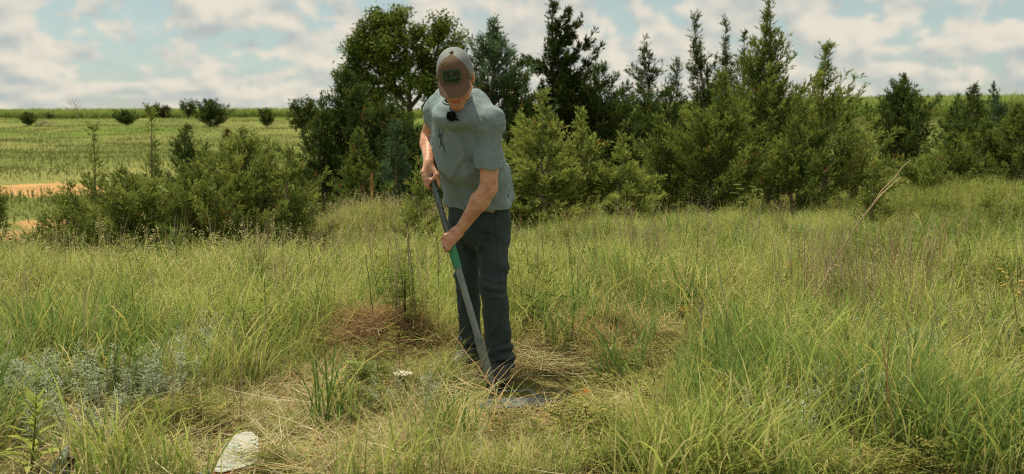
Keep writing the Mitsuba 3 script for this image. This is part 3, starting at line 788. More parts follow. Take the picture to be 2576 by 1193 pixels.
scatter('dry_stems', dry, np.vstack([sel(1700, 4.3, 16, lambda x, y: (0.22 + 0.3 * patchy(x, y, 0.8, 5)) * clear(x, y) * (1 - 0.9 * dens(TRAMPLED + LOW, x, y)) * S(12.5, 10, y), 5)]), rg, (0.55, 1.05), 'thin dead grey brown stems standing in the grass', 'dead stems', tilt=5)
SG = np.random.default_rng(15).normal(size=(230, 2)) * [0.85, 0.5] + [-1.75, 14.9]
scatter('seeding_grass', seed_g, np.vstack([SG, sel(1300, 4.5, 15, lambda x, y: (0.15 + 0.5 * patchy(x, y, 0.6, 9) * S(1.5, -1.5, x)) * clear(x, y) * (1 - 0.8 * dens(TRAMPLED, x, y)) * S(12.5, 10, y), 6)]), rg, (0.8, 1.2), 'slender grass with pale nodding seed heads scattered in the meadow', 'grass', tilt=4, size=low)
scatter('silver_sage', sage, sel(5200, 4.1, 13, lambda x, y: dens(SAGE, x, y) * 0.8 + 0.008, 7), rg, (0.8, 1.3), 'silvery narrow leaved sage carpeting the lower left and part of the right', 'sage', tilt=6)
scatter('leafy_weeds', weeds, sel(3600, 4.2, 15, lambda x, y: (0.05 + 0.95 * dens(WEEDS, x, y)) * clear(x, y), 8), rg, (0.7, 1.2), 'low leafy weeds with small paired leaflets among the grass', 'weeds', tilt=6, size=low)
scatter('ground_herbs', lowc, sel(3000, 4.1, 10, lambda x, y: (0.03 + 0.10 * patchy(x, y, 1.1, 21)) * (1 - 1.1 * dens(CLEAR + BLADE + TRAMPLED[:2], x, y)), 9), rg, (0.8, 1.3), 'small creeping herbs covering the soil between the grass tufts', 'herbs', tilt=6)
scatter('tall_grass', midg, sel(3600, 13, 26, lambda x, y: (0.5 + 0.5 * patchy(x, y, 0.5, 12)) * (0.25 + 0.75 * np.maximum(S(16, 13, y), S(0, 3, x))) * dirt(x, y), 10), rg, (0.7, 1.2), 'taller grass growing around the feet of the cedars', tilt=4, size=lambda x, y: 0.5 + 0.15 * S(4.5, 7, x))
scatter('field_grass', farg, sel(5600, 20, 150, lambda x, y: (0.25 + 0.75 * S(150, 30, y)) * dirt(x, y) * S(-2, 2, 12 + 0.0 * x) , 11), rg, (0.7, 1.4), 'short grass of the wide open field beyond the thicket', tilt=0)


# ------------------------------------------------------------------ corn on the skyline
def corn():
    mbs = []
    for i in range(3):
        rng = np.random.default_rng(900 + i)
        mb = MB()
        for k in range(14):
            x, y = rng.uniform(-1.5, 1.5), rng.uniform(-0.8, 0.8)
            h = rng.uniform(0.75, 1.15)
            blades(rng, 9, 0.0, (0.5, 0.8), (0.05, 0.08), [(1, (114, 132, 68), (150, 164, 92))], tilt=(0.3, 0.6), bend=(0.6, 1.4), segs=3, mb=mb, root=np.stack([np.full(9, x), np.full(9, y), np.linspace(0.1, h * 0.65, 9)], -1))
        mbs.append(mb)
    pr = proto('corn', mbs, 'mat_grass')
    pts = []
    rng = np.random.default_rng(91)
    for row in range(60):
        for x in np.arange(-95, 80, 2.6):
            yb = 150 - 4.5 * np.clip(x - 2, 0, 20)
            y = yb + row * (1.0 + 0.02 * row)
            if abs(x) < 0.46 * y + 3 and not (0 < x < 14 and y < 120):
                pts.append((x + rng.normal(0, 0.3), y + rng.normal(0, 0.15)))
    pts = np.array(pts)
    scatter('corn_crop', pr, pts, rng, (0.9, 1.1), 'young green corn field along the far skyline', 'corn field')


corn()


# ------------------------------------------------------------------ the man: signed distance fields turned into closed surfaces
class Field:
    def __init__(self, lo, hi, h):
        self.lo, self.h = np.asarray(lo, float), h
        self.n = np.ceil((np.asarray(hi) - self.lo) / h).astype(int) + 1
        self.F = np.full(self.n, 0.2, np.float32)

    def pts(self, sl):
        ax = [self.lo[i] + self.h * np.arange(sl[i].start, sl[i].stop) for i in range(3)]
        return np.stack(np.meshgrid(*ax, indexing='ij'), -1).astype(np.float32)

    def block(self, lo, hi):
        a = np.clip(np.floor((np.asarray(lo) - self.lo) / self.h).astype(int), 0, self.n)
        b = np.clip(np.ceil((np.asarray(hi) - self.lo) / self.h).astype(int) + 1, 0, self.n)
        return tuple(slice(int(x), int(y)) for x, y in zip(a, b))

    def add(self, fn, lo, hi, k=0.02, cut=None, sub=False, pad=0.045):
        sl = self.block(np.asarray(lo) - pad, np.asarray(hi) + pad)
        if any(s.stop <= s.start for s in sl): return
        p = self.pts(sl)
        d = fn(p)
        if cut is not None: d = np.maximum(d, cut(p))
        a = self.F[sl]
        if sub:
            h = np.maximum(k - np.abs(a + d), 0) / k
            self.F[sl] = np.maximum(a, -d) + h * h * k * 0.25
        else:
            h = np.maximum(k - np.abs(a - d), 0) / k
            self.F[sl] = np.minimum(a, d) - h * h * k * 0.25

    def rc(self, a, b, ra, rb=None, k=0.02, **q):
        a, b = np.asarray(a, float), np.asarray(b, float)
        rb = ra if rb is None else rb
        m = max(ra, rb)
        def fn(p):
            ba = b - a
            t = np.clip(((p - a) @ ba) / (ba @ ba + 1e-12), 0, 1)
            return np.linalg.norm(p - a - t[..., None] * ba, axis=-1) - (ra + (rb - ra) * t)
        self.add(fn, np.minimum(a, b) - m, np.maximum(a, b) + m, k, **q)

    def ell(self, c, r, R=np.eye(3), k=0.02, **q):
        c, r = np.asarray(c, float), np.asarray(r, float)
        def fn(p):
            x = (p - c) @ R                 # the columns of R are the axes
            k0, k1 = np.linalg.norm(x / r, axis=-1), np.linalg.norm(x / r ** 2, axis=-1)
            return k0 * (k0 - 1) / (k1 + 1e-9)
        self.add(fn, c - r.max(), c + r.max(), k, **q)

    def mesh(self):
        F = np.pad(self.F, 1, constant_values=0.2)
        lo = self.lo - self.h
        I = F < 0
        n = np.array(F.shape) - 1
        cnt = np.zeros(n, np.int8)
        for o in np.ndindex(2, 2, 2):
            cnt += I[o[0]:o[0] + n[0], o[1]:o[1] + n[1], o[2]:o[2] + n[2]]
        cell = np.argwhere((cnt > 0) & (cnt < 8))
        idx = np.full(n, -1, np.int64)
        idx[tuple(cell.T)] = np.arange(len(cell))
        acc, num = np.zeros((len(cell), 3)), np.zeros(len(cell))
        for ax in range(3):
            for o in np.ndindex(2, 2):
                c0 = np.insert(np.array(o), ax, 0)
                c1 = np.insert(np.array(o), ax, 1)
                f0, f1 = F[tuple((cell + c0).T)], F[tuple((cell + c1).T)]
                x = (f0 < 0) != (f1 < 0)
                t = np.where(x, f0 / np.where(x, f0 - f1, 1), 0)
                acc += np.where(x[:, None], c0 + t[:, None] * (c1 - c0), 0)
                num += x
        v = lo + self.h * (cell + acc / num[:, None])
        faces = []
        for ax in range(3):
            b, c = (ax + 1) % 3, (ax + 2) % 3
            sl0 = [slice(1, -1)] * 3
            sl1 = [slice(1, -1)] * 3
            sl0[ax], sl1[ax] = slice(0, -1), slice(1, None)
            i0, i1 = I[tuple(sl0)], I[tuple(sl1)]
            for sign in (0, 1):
                e = np.argwhere((i0 & ~i1) if sign == 0 else (~i0 & i1))
                e[:, b] += 1; e[:, c] += 1
                def at(db, dc):
                    q = e.copy(); q[:, b] -= db; q[:, c] -= dc
                    return idx[tuple(q.T)]
                q = np.stack([at(1, 1), at(0, 1), at(0, 0), at(1, 0)], 1)
                faces.append(q if sign == 0 else q[:, ::-1])
        q = np.vstack(faces)
        f = np.vstack([q[:, [0, 1, 2]], q[:, [0, 2, 3]]])
        e = np.vstack([q[:, [0, 1]], q[:, [1, 2]], q[:, [2, 3]], q[:, [3, 0]]])
        for lam in (0.5, 0.5, -0.45, 0.4):            # a little smoothing that keeps the volume
            av, nn = np.zeros_like(v), np.zeros(len(v))
            for a, b in ((0, 1), (1, 0)):
                np.add.at(av, e[:, a], v[e[:, b]]); np.add.at(nn, e[:, a], 1)
            v = v + lam * (av / np.maximum(nn, 1)[:, None] - v)
        return trimesh.Trimesh(v, f, process=False)


def man():
    me = 'person'
    # --- joints, measured on the photograph, with the depth of each
    A, B = P(1079, 424, 6.00), P(1237, 967, 5.80)          # the tool's shaft
    d = norm(B - A)
    fr = norm(np.array([0, -1.0, 0]) - d * np.dot([0, -1.0, 0], d))
    lf = norm(np.cross(fr, d))
    if lf[0] > 0: lf = -lf
    on = lambda v: A + d * ((v - 424) / (967 - 424) * np.linalg.norm(B - A))
    head = P(1146, 194, 5.74)
    ef = norm([-0.05, -math.cos(math.radians(38)), -math.sin(math.radians(38))])
    er = np.array([1.0, -0.06, 0.085]); er = norm(er - ef * (er @ ef))
    eu = np.cross(ef, er)
    HR = np.stack([er, ef, eu], 1)
    hd = lambda x, y, z: head + HR @ np.array([x, y, z])
    nk = P(1156, 262, 5.90)
    shR, shL = P(1101, 276, 6.04), P(1234, 306, 5.82)
    elR, elL = P(1080, 342, 6.25), P(1229, 474, 5.84)
    wrR, wrL = P(1079, 410, 6.02), P(1155, 582, 5.92)
    s = norm((shL - shR) * [1, 1, 0.6])
    ch, wa, hp = P(1172, 352, 6.02), P(1196, 450, 6.13), P(1205, 535, 6.19)

    # --- skin: one closed surface from the head to the hands, going on under the clothes
    Fb = Field([-0.55, 5.50, 0.02], [0.12, 6.55, 1.72], 0.0050)
    Fb.ell(hd(0, -0.012, 0.035), (0.075, 0.095, 0.086), HR, 0.02)
    Fb.ell(hd(0, 0.032, -0.032), (0.061, 0.058, 0.080), HR, 0.03)
    for q in (-1, 1):
        Fb.rc(hd(q * 0.046, 0.005, -0.055), hd(q * 0.012, 0.082, -0.104), 0.026, 0.020, 0.02)
        Fb.ell(hd(q * 0.080, -0.014, -0.004), (0.009, 0.019, 0.031), HR, 0.008)
        Fb.ell(hd(q * 0.079, 0.000, -0.030), (0.007, 0.009, 0.010), HR, 0.006)
        Fb.ell(hd(q * 0.031, 0.082, 0.000), (0.016, 0.010, 0.010), HR, 0.01)
        Fb.ell(hd(q * 0.013, 0.104, -0.036), (0.010, 0.010, 0.008), HR, 0.006)
        Fb.ell(hd(q * 0.042, 0.055, -0.030), (0.022, 0.025, 0.022), HR, 0.02)
    Fb.rc(hd(-0.030, 0.084, 0.022), hd(0.030, 0.084, 0.022), 0.011, k=0.015)
    Fb.rc(hd(0, 0.092, 0.010), hd(0, 0.114, -0.032), 0.008, 0.012, 0.012)
    Fb.rc(hd(-0.019, 0.0885, -0.0635), hd(0.019, 0.0885, -0.0635), 0.0062, k=0.006)
    Fb.rc(hd(-0.016, 0.0885, -0.0760), hd(0.016, 0.0885, -0.0760), 0.0072, k=0.006)
    Fb.ell(hd(0, 0.088, -0.103), (0.022, 0.016, 0.016), HR, 0.015)
    Fb.rc(hd(0, -0.018, -0.055), nk, 0.056, 0.060, 0.03)
    Fb.rc(nk + [0, 0.06, -0.02], ch + [0, 0.03, 0], 0.05, 0.08, 0.05)
    Fb.rc(shR, shL, 0.055, k=0.05)
    for q in (-1, 1):
        Fb.rc(ch + q * 0.07 * s, wa + q * 0.05 * s, 0.098, 0.092, 0.05)
        Fb.rc(wa + q * 0.05 * s, hp + q * 0.06 * s, 0.092, 0.10, 0.05)
    # arms
    for sh, el, wr, ru in ((shR, elR, wrR, 0.046), (shL, elL, wrL, 0.048)):
        Fb.rc(sh, el, ru + 0.004, 0.041, 0.03)
        m = el + (wr - el) * 0.30 
        Fb.rc(el, m, 0.039, 0.0425, 0.02)
        Fb.rc(m, wr, 0.0415, 0.0255, 0.03)
    # legs, inside the trousers
    hR, kR, aR = P(1166, 575, 6.27), P(1178, 722, 6.27), P(1183, 890, 6.33)
    hL, kL, aL = P(1238, 570, 6.14), P(1243, 716, 6.02), P(1258, 905, 6.03)
    for a, b, c in ((hR, kR, aR), (hL, kL, aL)):
        Fb.rc(a, b, 0.062, 0.042, 0.04)
        Fb.rc(b, c, 0.042, 0.034, 0.03)
    # hands: metacarpals, thumb and four jointed fingers round the shaft
    def hand(wr, gc, r, order, phis, adv, thumb, spacing=0.0205):
        def q(phi, R, a):
            t = math.radians(phi)
            return gc + d * a + R * (math.cos(t) * fr + math.sin(t) * lf)
        mcp = []
        for i in range(4):
            a = order * (i - 1.5) * spacing
            fl = (1.0, 1.08, 1.0, 0.82)[i]
            rr = (0.0092, 0.0094, 0.0088, 0.0078)[i]
            p0 = q(phis[0] - (0, 3, 0, -6)[i], r + 0.021, a - adv * 0.1)
            p1 = q(phis[1] + 4 * (fl - 1), r + 0.0150, a + adv * 0.4)
            p2 = q(phis[2] + 8 * (fl - 1), r + 0.0105, a + adv * 0.8)
            p3 = q(phis[3] + 10 * (fl - 1), r + 0.0095, a + adv)
            Fb.rc(p0, p1, rr + 0.0012, rr, 0.006, pad=0.02)
            Fb.rc(p1, p2, rr, rr - 0.0007, 0.004, pad=0.02)
            Fb.rc(p2, p3, rr - 0.0007, rr - 0.002, 0.004, pad=0.02)
            Fb.ell(p0, (0.0108,) * 3, k=0.006, pad=0.02)
            wa_ = wr + d * (a * 0.45)
            Fb.rc(wa_ + (p0 - wa_) * 0.08, p0, 0.0165, 0.0105, 0.012, pad=0.03)
            mcp.append(p0)
        t0, t1, t2, t3 = [q(*x) for x in thumb]
        Fb.rc(wr + (t0 - wr) * 0.2, t1, 0.0165, 0.0125, 0.016, pad=0.03)
        Fb.rc(t1, t2, 0.0118, 0.0100, 0.006, pad=0.02)
        Fb.rc(t2, t3, 0.0100, 0.0078, 0.005, pad=0.02)
        Fb.rc(mcp[0], t1, 0.009, 0.009, 0.012, pad=0.03)
        return q
    gL, gR = on(612), on(447)
    hand(wrL, gL, 0.0195, 1, (22, 88, 140, 188), 0.008, [(-35, 0.030, -0.030), (-55, 0.037, -0.048), (-105, 0.034, -0.052), (-150, 0.032, -0.050)])
    hand(wrR, gR, 0.0165, -1, (52, 108, 160, 205), 0.022, [(-40, 0.034, -0.030), (-58, 0.036, 0.000), (-66, 0.032, 0.030), (-70, 0.028, 0.052)])
    skin = Fb.mesh()
    hc, hr_, hf, hu = [[float(x) for x in y] for y in (head, er, ef, eu)]
    def skin_col(p, n, uv):
        q = p - mi.Point3f(*hc)
        x, y, z = (dr.dot(q, mi.Vector3f(*e)) for e in (hr_, hf, hu))
        base = mx(C(192, 146, 120), C(176, 124, 100), sst(0.35, 0.7, fb(p.x * 34, p.y * 34, p.z * 34, 3)))
        base = mx(base, C(160, 106, 84), sst(0.6, 0.8, nz(p.x * 190, p.y * 190, p.z * 190)) * 0.14)
        beard = sst(0.02, 0.045, y) * sst(-0.035, -0.062, z) * sst(-0.16, -0.13, z)
        beard = beard * (0.45 + 0.5 * nz(p.x * 420, p.y * 420, p.z * 420))
        base = mx(base, C(138, 92, 62), beard * 0.75)
        lip = sst(0.012, 0.006, dr.abs(z + 0.0695)) * sst(0.026, 0.018, dr.abs(x)) * sst(0.085, 0.09, y)
        return mx(base, C(172, 92, 78), lip * 0.8)
    scene['mat_skin'] = {'type': 'principled', 'base_color': proc(skin_col), 'roughness': 0.5, 'specular': 0.4}
    scene[me + '__body'] = mikit.ply(skin, 'mat_skin', smooth=True)

    # --- T-shirt
    Fs = Field([-0.52, 5.60, 0.70], [0.14, 6.50, 1.62], 0.0060)
    Fs.rc(shR, shL, 0.052, 0.050, 0.05)
    tL, tR = P(1190, 262, 5.94), P(1122, 252, 6.00)
    Fs.rc(tL, tR, 0.056, 0.048, 0.05)
    Fs.rc(P(1152, 290, 5.865), P(1166, 405, 5.995), 0.066, 0.115, k=0.07)
    Fs.rc(tL, shL, 0.060, 0.050, 0.06)
    Fs.rc(tR, shR, 0.050, 0.044, 0.05)
    for q in (-1, 1):
        Fs.rc(ch + q * 0.078 * s, wa + q * 0.062 * s, 0.112, 0.108, 0.05)
        Fs.rc(wa + q * 0.062 * s, hp + q * 0.070 * s + [0, 0, -0.06], 0.108, 0.124, 0.05)
    Fs.rc(ch, wa, 0.125, 0.120, 0.05)
    Fs.rc(P(1255, 430, 6.22), P(1266, 516, 6.24), 0.05, 0.058, 0.06)
    def sleeve(sh, el, fra, r0, r1):
        e = norm(el - sh)
        c = sh + (el - sh) * fra
        Fs.rc(sh, sh + (el - sh) * (fra + 0.15), r0, r1, 0.032, cut=lambda p: (p - c) @ e + 0.002 * np.sin(9 * p[..., 0] / 0.1))
        Fs.rc(c - e * 0.035, c + e * 0.08, r1 - 0.017, r1 - 0.013, 0.006, sub=True, pad=0.02)
        return c, e
    sleeve(shL, elL, 0.68, 0.053, 0.063)
    sleeve(shR, elR, 0.40, 0.050, 0.056)
    # drape: folds running from the shoulders down to the left, hanging folds at the waist
    whole = tuple(slice(0, int(n)) for n in Fs.n)
    p = Fs.pts(whole)
    act = np.abs(Fs.F) < 0.03
    q = p[act].astype(float)
    u_ = q @ s
    w_ = q[:, 2]
    a1 = meshkit.fbm(np.stack([u_ * 9 + w_ * 7, w_ * 3 - u_ * 3, q[:, 1] * 4], -1), 3, 41) - 0.5
    a2 = meshkit.fbm(np.stack([u_ * 10 - w_ * 2, w_ * 22 + u_ * 9, q[:, 1] * 8], -1), 3, 43) - 0.5
    belly = S(wa[2] + 0.08, wa[2] - 0.08, w_)
    ridge = np.abs(a1) * 2
    a3 = meshkit.fbm(np.stack([u_ * 26 + w_ * 17, w_ * 7 - u_ * 6, q[:, 1] * 6], -1), 2, 47)
    a3 = 0.010 * (np.abs(a3 - 0.5) * 2 - 0.3) * (0.4 + 0.6 * S(1.45, 1.30, w_))
    Fs.F[act] += (a3 + 0.020 * a1 + 0.017 * (ridge - 0.4) + 0.032 * belly * a2 + 0.006 * (meshkit.fbm(q * 60, 2, 44) - 0.5)).astype(np.float32)
    fr_ = np.cross(s, [0, 0, 1.0]); fr_ = fr_ if fr_[1] < 0 else -fr_
    front = S(-0.02, 0.05, (q - ch) @ fr_)
    def fold_field(q, segs, yd, ua, amp, wd):
        uu, ww, out = q @ ua, q[:, 2], np.zeros(len(q))
        for (a, b_) in segs:
            a, b_ = [np.array([P(*x, yd) @ ua, P(*x, yd)[2]]) for x in (a, b_)]
            e = b_ - a; L_ = np.linalg.norm(e); e = e / L_
            al = (uu - a[0]) * e[0] + (ww - a[1]) * e[1]
            ac = -(uu - a[0]) * e[1] + (ww - a[1]) * e[0] + 0.006 * np.sin(al * 40)
            fade = S(-0.02, 0.03, al) * S(L_ + 0.03, L_ - 0.04, al)
            out += amp * fade * (np.exp(-((ac - 0.6 * wd) / (0.7 * wd)) ** 2) - np.exp(-((ac + 0.6 * wd) / (0.7 * wd)) ** 2))
        return out
    segs = [((1208, 398), (1126, 452)), ((1212, 432), (1132, 498)), ((1152, 325), (1166, 400)), ((1138, 300), (1124, 385)), ((1122, 470), (1195, 508)), ((1205, 478), (1282, 466)), ((1215, 506), (1286, 488)), ((1240, 440), (1284, 418)),
            ((1206, 320), (1199, 425)), ((1176, 300), (1196, 370)), ((1122, 500), (1175, 520)), ((1090, 262), (1104, 322)), ((1250, 330), (1238, 400))]
    Fs.F[act] += (front * fold_field(q, segs, 5.92, s, 0.0075, 0.013)).astype(np.float32)
    h1, h2, h3 = P(1118, 516, 6.16), P(1218, 534, 6.02), P(1294, 500, 6.26)
    hn = norm(np.cross(h2 - h1, h3 - h1)); hn = hn if hn[2] < 0 else -hn
    d_ = (p - h1) @ hn + 0.004 * np.sin(p[..., 0] * 22 + p[..., 1] * 9)
    Fs.F = np.maximum(Fs.F, d_.astype(np.float32))
    for q in (-1, 1):
        Fs.rc(hp + q * 0.070 * s + [0, 0, 0.03], hp + q * 0.072 * s + [0, 0, -0.2], 0.098, 0.098, 0.01, sub=True, pad=0.02)
    ringc = P(1152, 270, 5.86)
    rup = norm(np.array([-0.05, -0.28, 1.0]))          # the way the neck leaves the shirt
    ra = norm(np.array([1.0, -0.1, 0.06]) - rup * (np.array([1.0, -0.1, 0.06]) @ rup)); rb = np.cross(rup, ra)
    Fs.rc(P(1124, 288, 5.93), P(1142, 400, 6.02), 0.064, 0.062, k=0.07)
    for t in np.linspace(0, 2 * PI, 25)[:-1]:
        e_ = ringc + 0.066 * (math.cos(t) * ra + math.sin(t) * rb)
        Fs.rc(e_ - rup * 0.035 + 0.012 * (math.cos(t) * ra + math.sin(t) * rb), e_ - rup * 0.010, 0.024, 0.012, 0.05)
    Fs.rc(ringc - rup * 0.05, ringc + rup * 0.16, 0.063, 0.072, 0.008, sub=True, pad=0.02)
    shirt = Fs.mesh()
    strokes = [((1152, 320), (1140, 336), 0.0045), ((1140, 336), (1127, 345), 0.0055), ((1127, 318), (1124, 334), 0.004), ((1124, 334), (1129, 362), 0.0065), ((1129, 362), (1137, 384), 0.0045), ((1113, 341), (1126, 346), 0.006),
               ((1111, 373), (1122, 364), 0.0035), ((1122, 364), (1130, 352), 0.004)]
    sc_ = [float(x) for x in s]
    def sp(u, v):
        w = P(u, v, 5.92)
        return float(w @ s), float(w[2])
    strokes = [(sp(*a), sp(*b), w) for a, b, w in strokes]
    fwd = np.cross(s, [0, 0, 1.0]); fwd = fwd if fwd[1] < 0 else -fwd
    fw_ = [float(x) for x in fwd]
    def shirt_col(p, n, uv):
        c = mx(C(117, 134, 139), C(106, 122, 128), fb(p.x * 16, p.y * 16, p.z * 16, 3))
        c = mx(c, C(129, 147, 152), 0.35 * nz(p.x * 420, p.y * 420, p.z * 420))
        a, b = dr.dot(mi.Vector3f(p), mi.Vector3f(*sc_)), p.z
        m = mi.Float(0)
        for (x0, y0), (x1, y1), w in strokes:
            dx, dy = x1 - x0, y1 - y0
            t = dr.clip(((a - x0) * dx + (b - y0) * dy) / (dx * dx + dy * dy), 0, 1)
            dist = dr.sqrt(dr.square(a - x0 - t * dx) + dr.square(b - y0 - t * dy))
            m = dr.maximum(m, 1 - sst(w * 0.75, w * 1.15, dist))
        m = m * sst(0.1, 0.35, dr.dot(n, mi.Vector3f(*fw_)))
        return mx(c, C(58, 70, 74), m * 0.9)
    scene['mat_shirt'] = {'type': 'twosided', 'bsdf': {'type': 'bumpmap', 'arbitrary': proc(lambda p, n, uv: 0.0004 * nz(p.x * 700, p.y * 700, p.z * 700), 4e-4), 'bsdf': {'type': 'principled', 'base_color': proc(shirt_col), 'roughness': 0.85, 'sheen': 0.3, 'specular': 0.2}}}
    scene[me + '__shirt'] = mikit.ply(shirt, 'mat_shirt', smooth=True)
    labels[me + '__shirt'] = {'label': 'grey green T-shirt with a dark sketched print on the chest'}
    # stitched bands at the cuffs and a ribbed collar
    scene['mat_shirt_band'] = {'type': 'twosided', 'bsdf': {'type': 'principled', 'base_color': {'type': 'rgb', 'value': C(104, 121, 126).tolist()}, 'roughness': 0.85, 'specular': 0.2}}
    ring = []
    kds = trimesh.Trimesh(*[shirt.vertices, shirt.faces], process=False)
    from scipy.spatial import cKDTree
    kc = cKDTree(shirt.vertices)
    for t in np.linspace(0, 2 * PI, 61):
        line = ringc + 0.0655 * (math.cos(t) * ra + math.sin(t) * rb) + rup * np.linspace(0.10, -0.08, 120)[:, None]
        dd, _ = kc.query(line)
        hit = np.argmax(dd < 0.0065)
        ring.append(line[hit] if dd.min() < 0.0065 else line[np.argmin(dd)])
    ring = np.array(ring)
    for _ in range(4):
        ring = (np.roll(ring[:-1], 1, 0) + 2 * ring[:-1] + np.roll(ring[:-1], -1, 0)) / 4
        ring = np.vstack([ring, ring[:1]])
    scene[me + '__collar'] = mikit.ply(trimesh.Trimesh(*tube(ring, 0.0070, 8, False), process=False), 'mat_shirt_band', smooth=True)

    # --- trousers
    Fp = Field([-0.38, 5.82, 0.02], [0.14, 6.55, 0.98], 0.0062)
    for q in (-1, 1):
        Fp.rc(hp + q * 0.062 * s + [0, 0, 0.10], hp + q * 0.066 * s + [0, 0, -0.06], 0.104, 0.108, 0.05)
    Fp.rc(hp + [0, 0, 0.08], hp + [0, 0, -0.08], 0.115, 0.10, 0.05)
    Fp.rc(hR, kR, 0.082, 0.058, 0.03); Fp.rc(kR, aR, 0.060, 0.062, 0.02); Fp.rc(aR + [0, 0, 0.05], aR + [0, -0.01, -0.03], 0.060, 0.068, 0.02)
    Fp.rc(hL, kL, 0.087, 0.064, 0.03); Fp.rc(kL, aL, 0.066, 0.066, 0.02); Fp.rc(aL + [0, 0, 0.05], aL + [0, -0.01, -0.03], 0.064, 0.072, 0.02)
    whole = tuple(slice(0, int(n)) for n in Fp.n)
    p = Fp.pts(whole)
    act = np.abs(Fp.F) < 0.035
    q = p[act].astype(float)
    z = q[:, 2]
    n1 = meshkit.fbm(np.stack([q[:, 0] * 7, q[:, 1] * 7, z * 16 + q[:, 0] * 10], -1), 3, 51) - 0.5
    n2 = np.sin((z + 0.03 * meshkit.fbm(q * 9, 2, 52) + 0.15 * q[:, 0]) * 2 * PI / 0.052)
    low, knee, hip = S(0.27, 0.10, z), np.exp(-((z - 0.50) / 0.09) ** 2), S(0.72, 0.86, z)
    n3 = meshkit.fbm(np.stack([q[:, 0] * 22, q[:, 1] * 22, z * 4], -1), 2, 53) - 0.5
    Fp.F[act] += (0.018 * n1 + 0.0065 * low * n2 + 0.012 * low * n1 + 0.024 * knee * n1 + 0.010 * n3).astype(np.float32)
    segs = [((1210, 700), (1272, 722)), ((1214, 728), (1268, 740)), ((1150, 712), (1204, 738)), ((1186, 578), (1245, 602)), ((1190, 612), (1238, 645)), ((1218, 872), (1292, 864)), ((1220, 896), (1294, 886)), ((1154, 872), (1208, 884)),
            ((1152, 896), (1206, 902)), ((1230, 556), (1200, 650)), ((1136, 560), (1170, 640)), ((1262, 760), (1236, 850)), ((1160, 770), (1190, 850))]
    Fp.F[act] += fold_field(q, segs, 6.05, np.array([1.0, 0, 0]), 0.008, 0.014).astype(np.float32)
    for c_ in (aR, aL):
        near = (np.abs(p[..., 0] - c_[0]) < 0.10) & (np.abs(p[..., 1] - c_[1]) < 0.12)
        Fp.F = np.where(near, np.maximum(Fp.F, (c_[2] - 0.035 - p[..., 2]).astype(np.float32)), Fp.F)
        Fp.rc(c_ + [0, 0, 0.02], c_ + [0, 0, -0.12], 0.052, 0.056, 0.006, sub=True, pad=0.02)
    trousers = Fp.mesh()
    scene['mat_trousers'] = {'type': 'twosided', 'bsdf': {'type': 'bumpmap', 'arbitrary': proc(lambda p, n, uv: 0.0005 * nz(p.x * 500, p.y * 500, p.z * 500), 4e-4), 'bsdf': {'type': 'principled', 'base_color': proc(lambda p, n, uv: mx(C(38, 50, 50), C(54, 67, 66), fb(p.x * 12, p.y * 12, p.z * 9, 4))), 'roughness': 0.8, 'specular': 0.25, 'sheen': 0.2}}}
    scene[me + '__trousers'] = mikit.ply(trousers, 'mat_trousers', smooth=True)
    labels[me + '__trousers'] = {'label': 'dark slate teal work trousers bunched over the boots'}
    # seam and pocket edge on the near leg
    scene['mat_seam'] = {'type': 'principled', 'base_color': {'type': 'rgb', 'value': C(44, 58, 62).tolist()}, 'roughness': 0.8}
    from scipy.spatial import cKDTree
    kd = cKDTree(trousers.vertices)
    def on_surface(pts, near=None):
        out = []
        for a in pts:
            dd, i = kd.query(a)
            out.append(trousers.vertices[i] + trousers.vertex_normals[i] * 0.001)
        o = np.array(out)
        for _ in range(3): o[1:-1] = 0.25 * o[:-2] + 0.5 * o[1:-1] + 0.25 * o[2:]
        return o
    tree_front = lambda u, v: P(u, v, 5.93)
    for pts in ([tree_front(1268 - 0.03 * t, 532 + t) for t in np.linspace(0, 175, 26)], [tree_front(u, 589 + 2 * math.sin(u / 9)) for u in np.linspace(1238, 1276, 12)]):
        scene[key(me + '__seam')] = mikit.ply(trimesh.Trimesh(*tube(on_surface(pts), 0.0026, 6), process=False), 'mat_seam', smooth=True)

    # --- boots
    scene['mat_boot'] = {'type': 'principled', 'base_color': proc(lambda p, n, uv: mx(C(36, 36, 36), C(58, 54, 48), fb(p.x * 40, p.y * 40, p.z * 40, 3))), 'roughness': 0.6}
    scene['mat_sole'] = {'type': 'principled', 'base_color': {'type': 'rgb', 'value': C(30, 31, 32).tolist()}, 'roughness': 0.85}
    for (ank, dirn) in ((aL, norm([-0.10, -1.0, 0])), (aR, norm([-0.45, -0.9, 0]))):
        gz = float(height(ank[0], ank[1]))
        an = np.array([ank[0], ank[1], gz + 0.12])
        sx = np.array([dirn[1], -dirn[0], 0])
        Fo = Field(an - [0.2, 0.32, 0.16], an + [0.2, 0.2, 0.12], 0.005)
        Fo.rc(an + [0, 0, 0.07], an + [0, 0, -0.02], 0.047, 0.045, 0.03)
        Fo.rc(an - dirn * 0.045 + [0, 0, -0.065], an + dirn * 0.10 + [0, 0, -0.068], 0.042, 0.046, 0.03)
        Fo.rc(an + [0, 0, -0.02], an + dirn * 0.12 + [0, 0, -0.055], 0.045, 0.040, 0.03)
        Fo.rc(an + dirn * 0.10 + [0, 0, -0.07], an + dirn * 0.155 + [0, 0, -0.075], 0.046, 0.040, 0.03)
        zf = gz + 0.022
        Fo.F = np.maximum(Fo.F, (zf - Fo.pts(tuple(slice(0, int(n)) for n in Fo.n))[..., 2]).astype(np.float32))
        bk = key(me + '__boot')
        scene[bk] = mikit.ply(Fo.mesh(), 'mat_boot', smooth=True)
        from shapely.geometry import LineString
        a2, b2 = (an - dirn * 0.05)[:2], (an + dirn * 0.155)[:2]
        sole = trimesh.creation.extrude_polygon(LineString([a2, b2]).buffer(0.050), 0.022, engine='earcut')
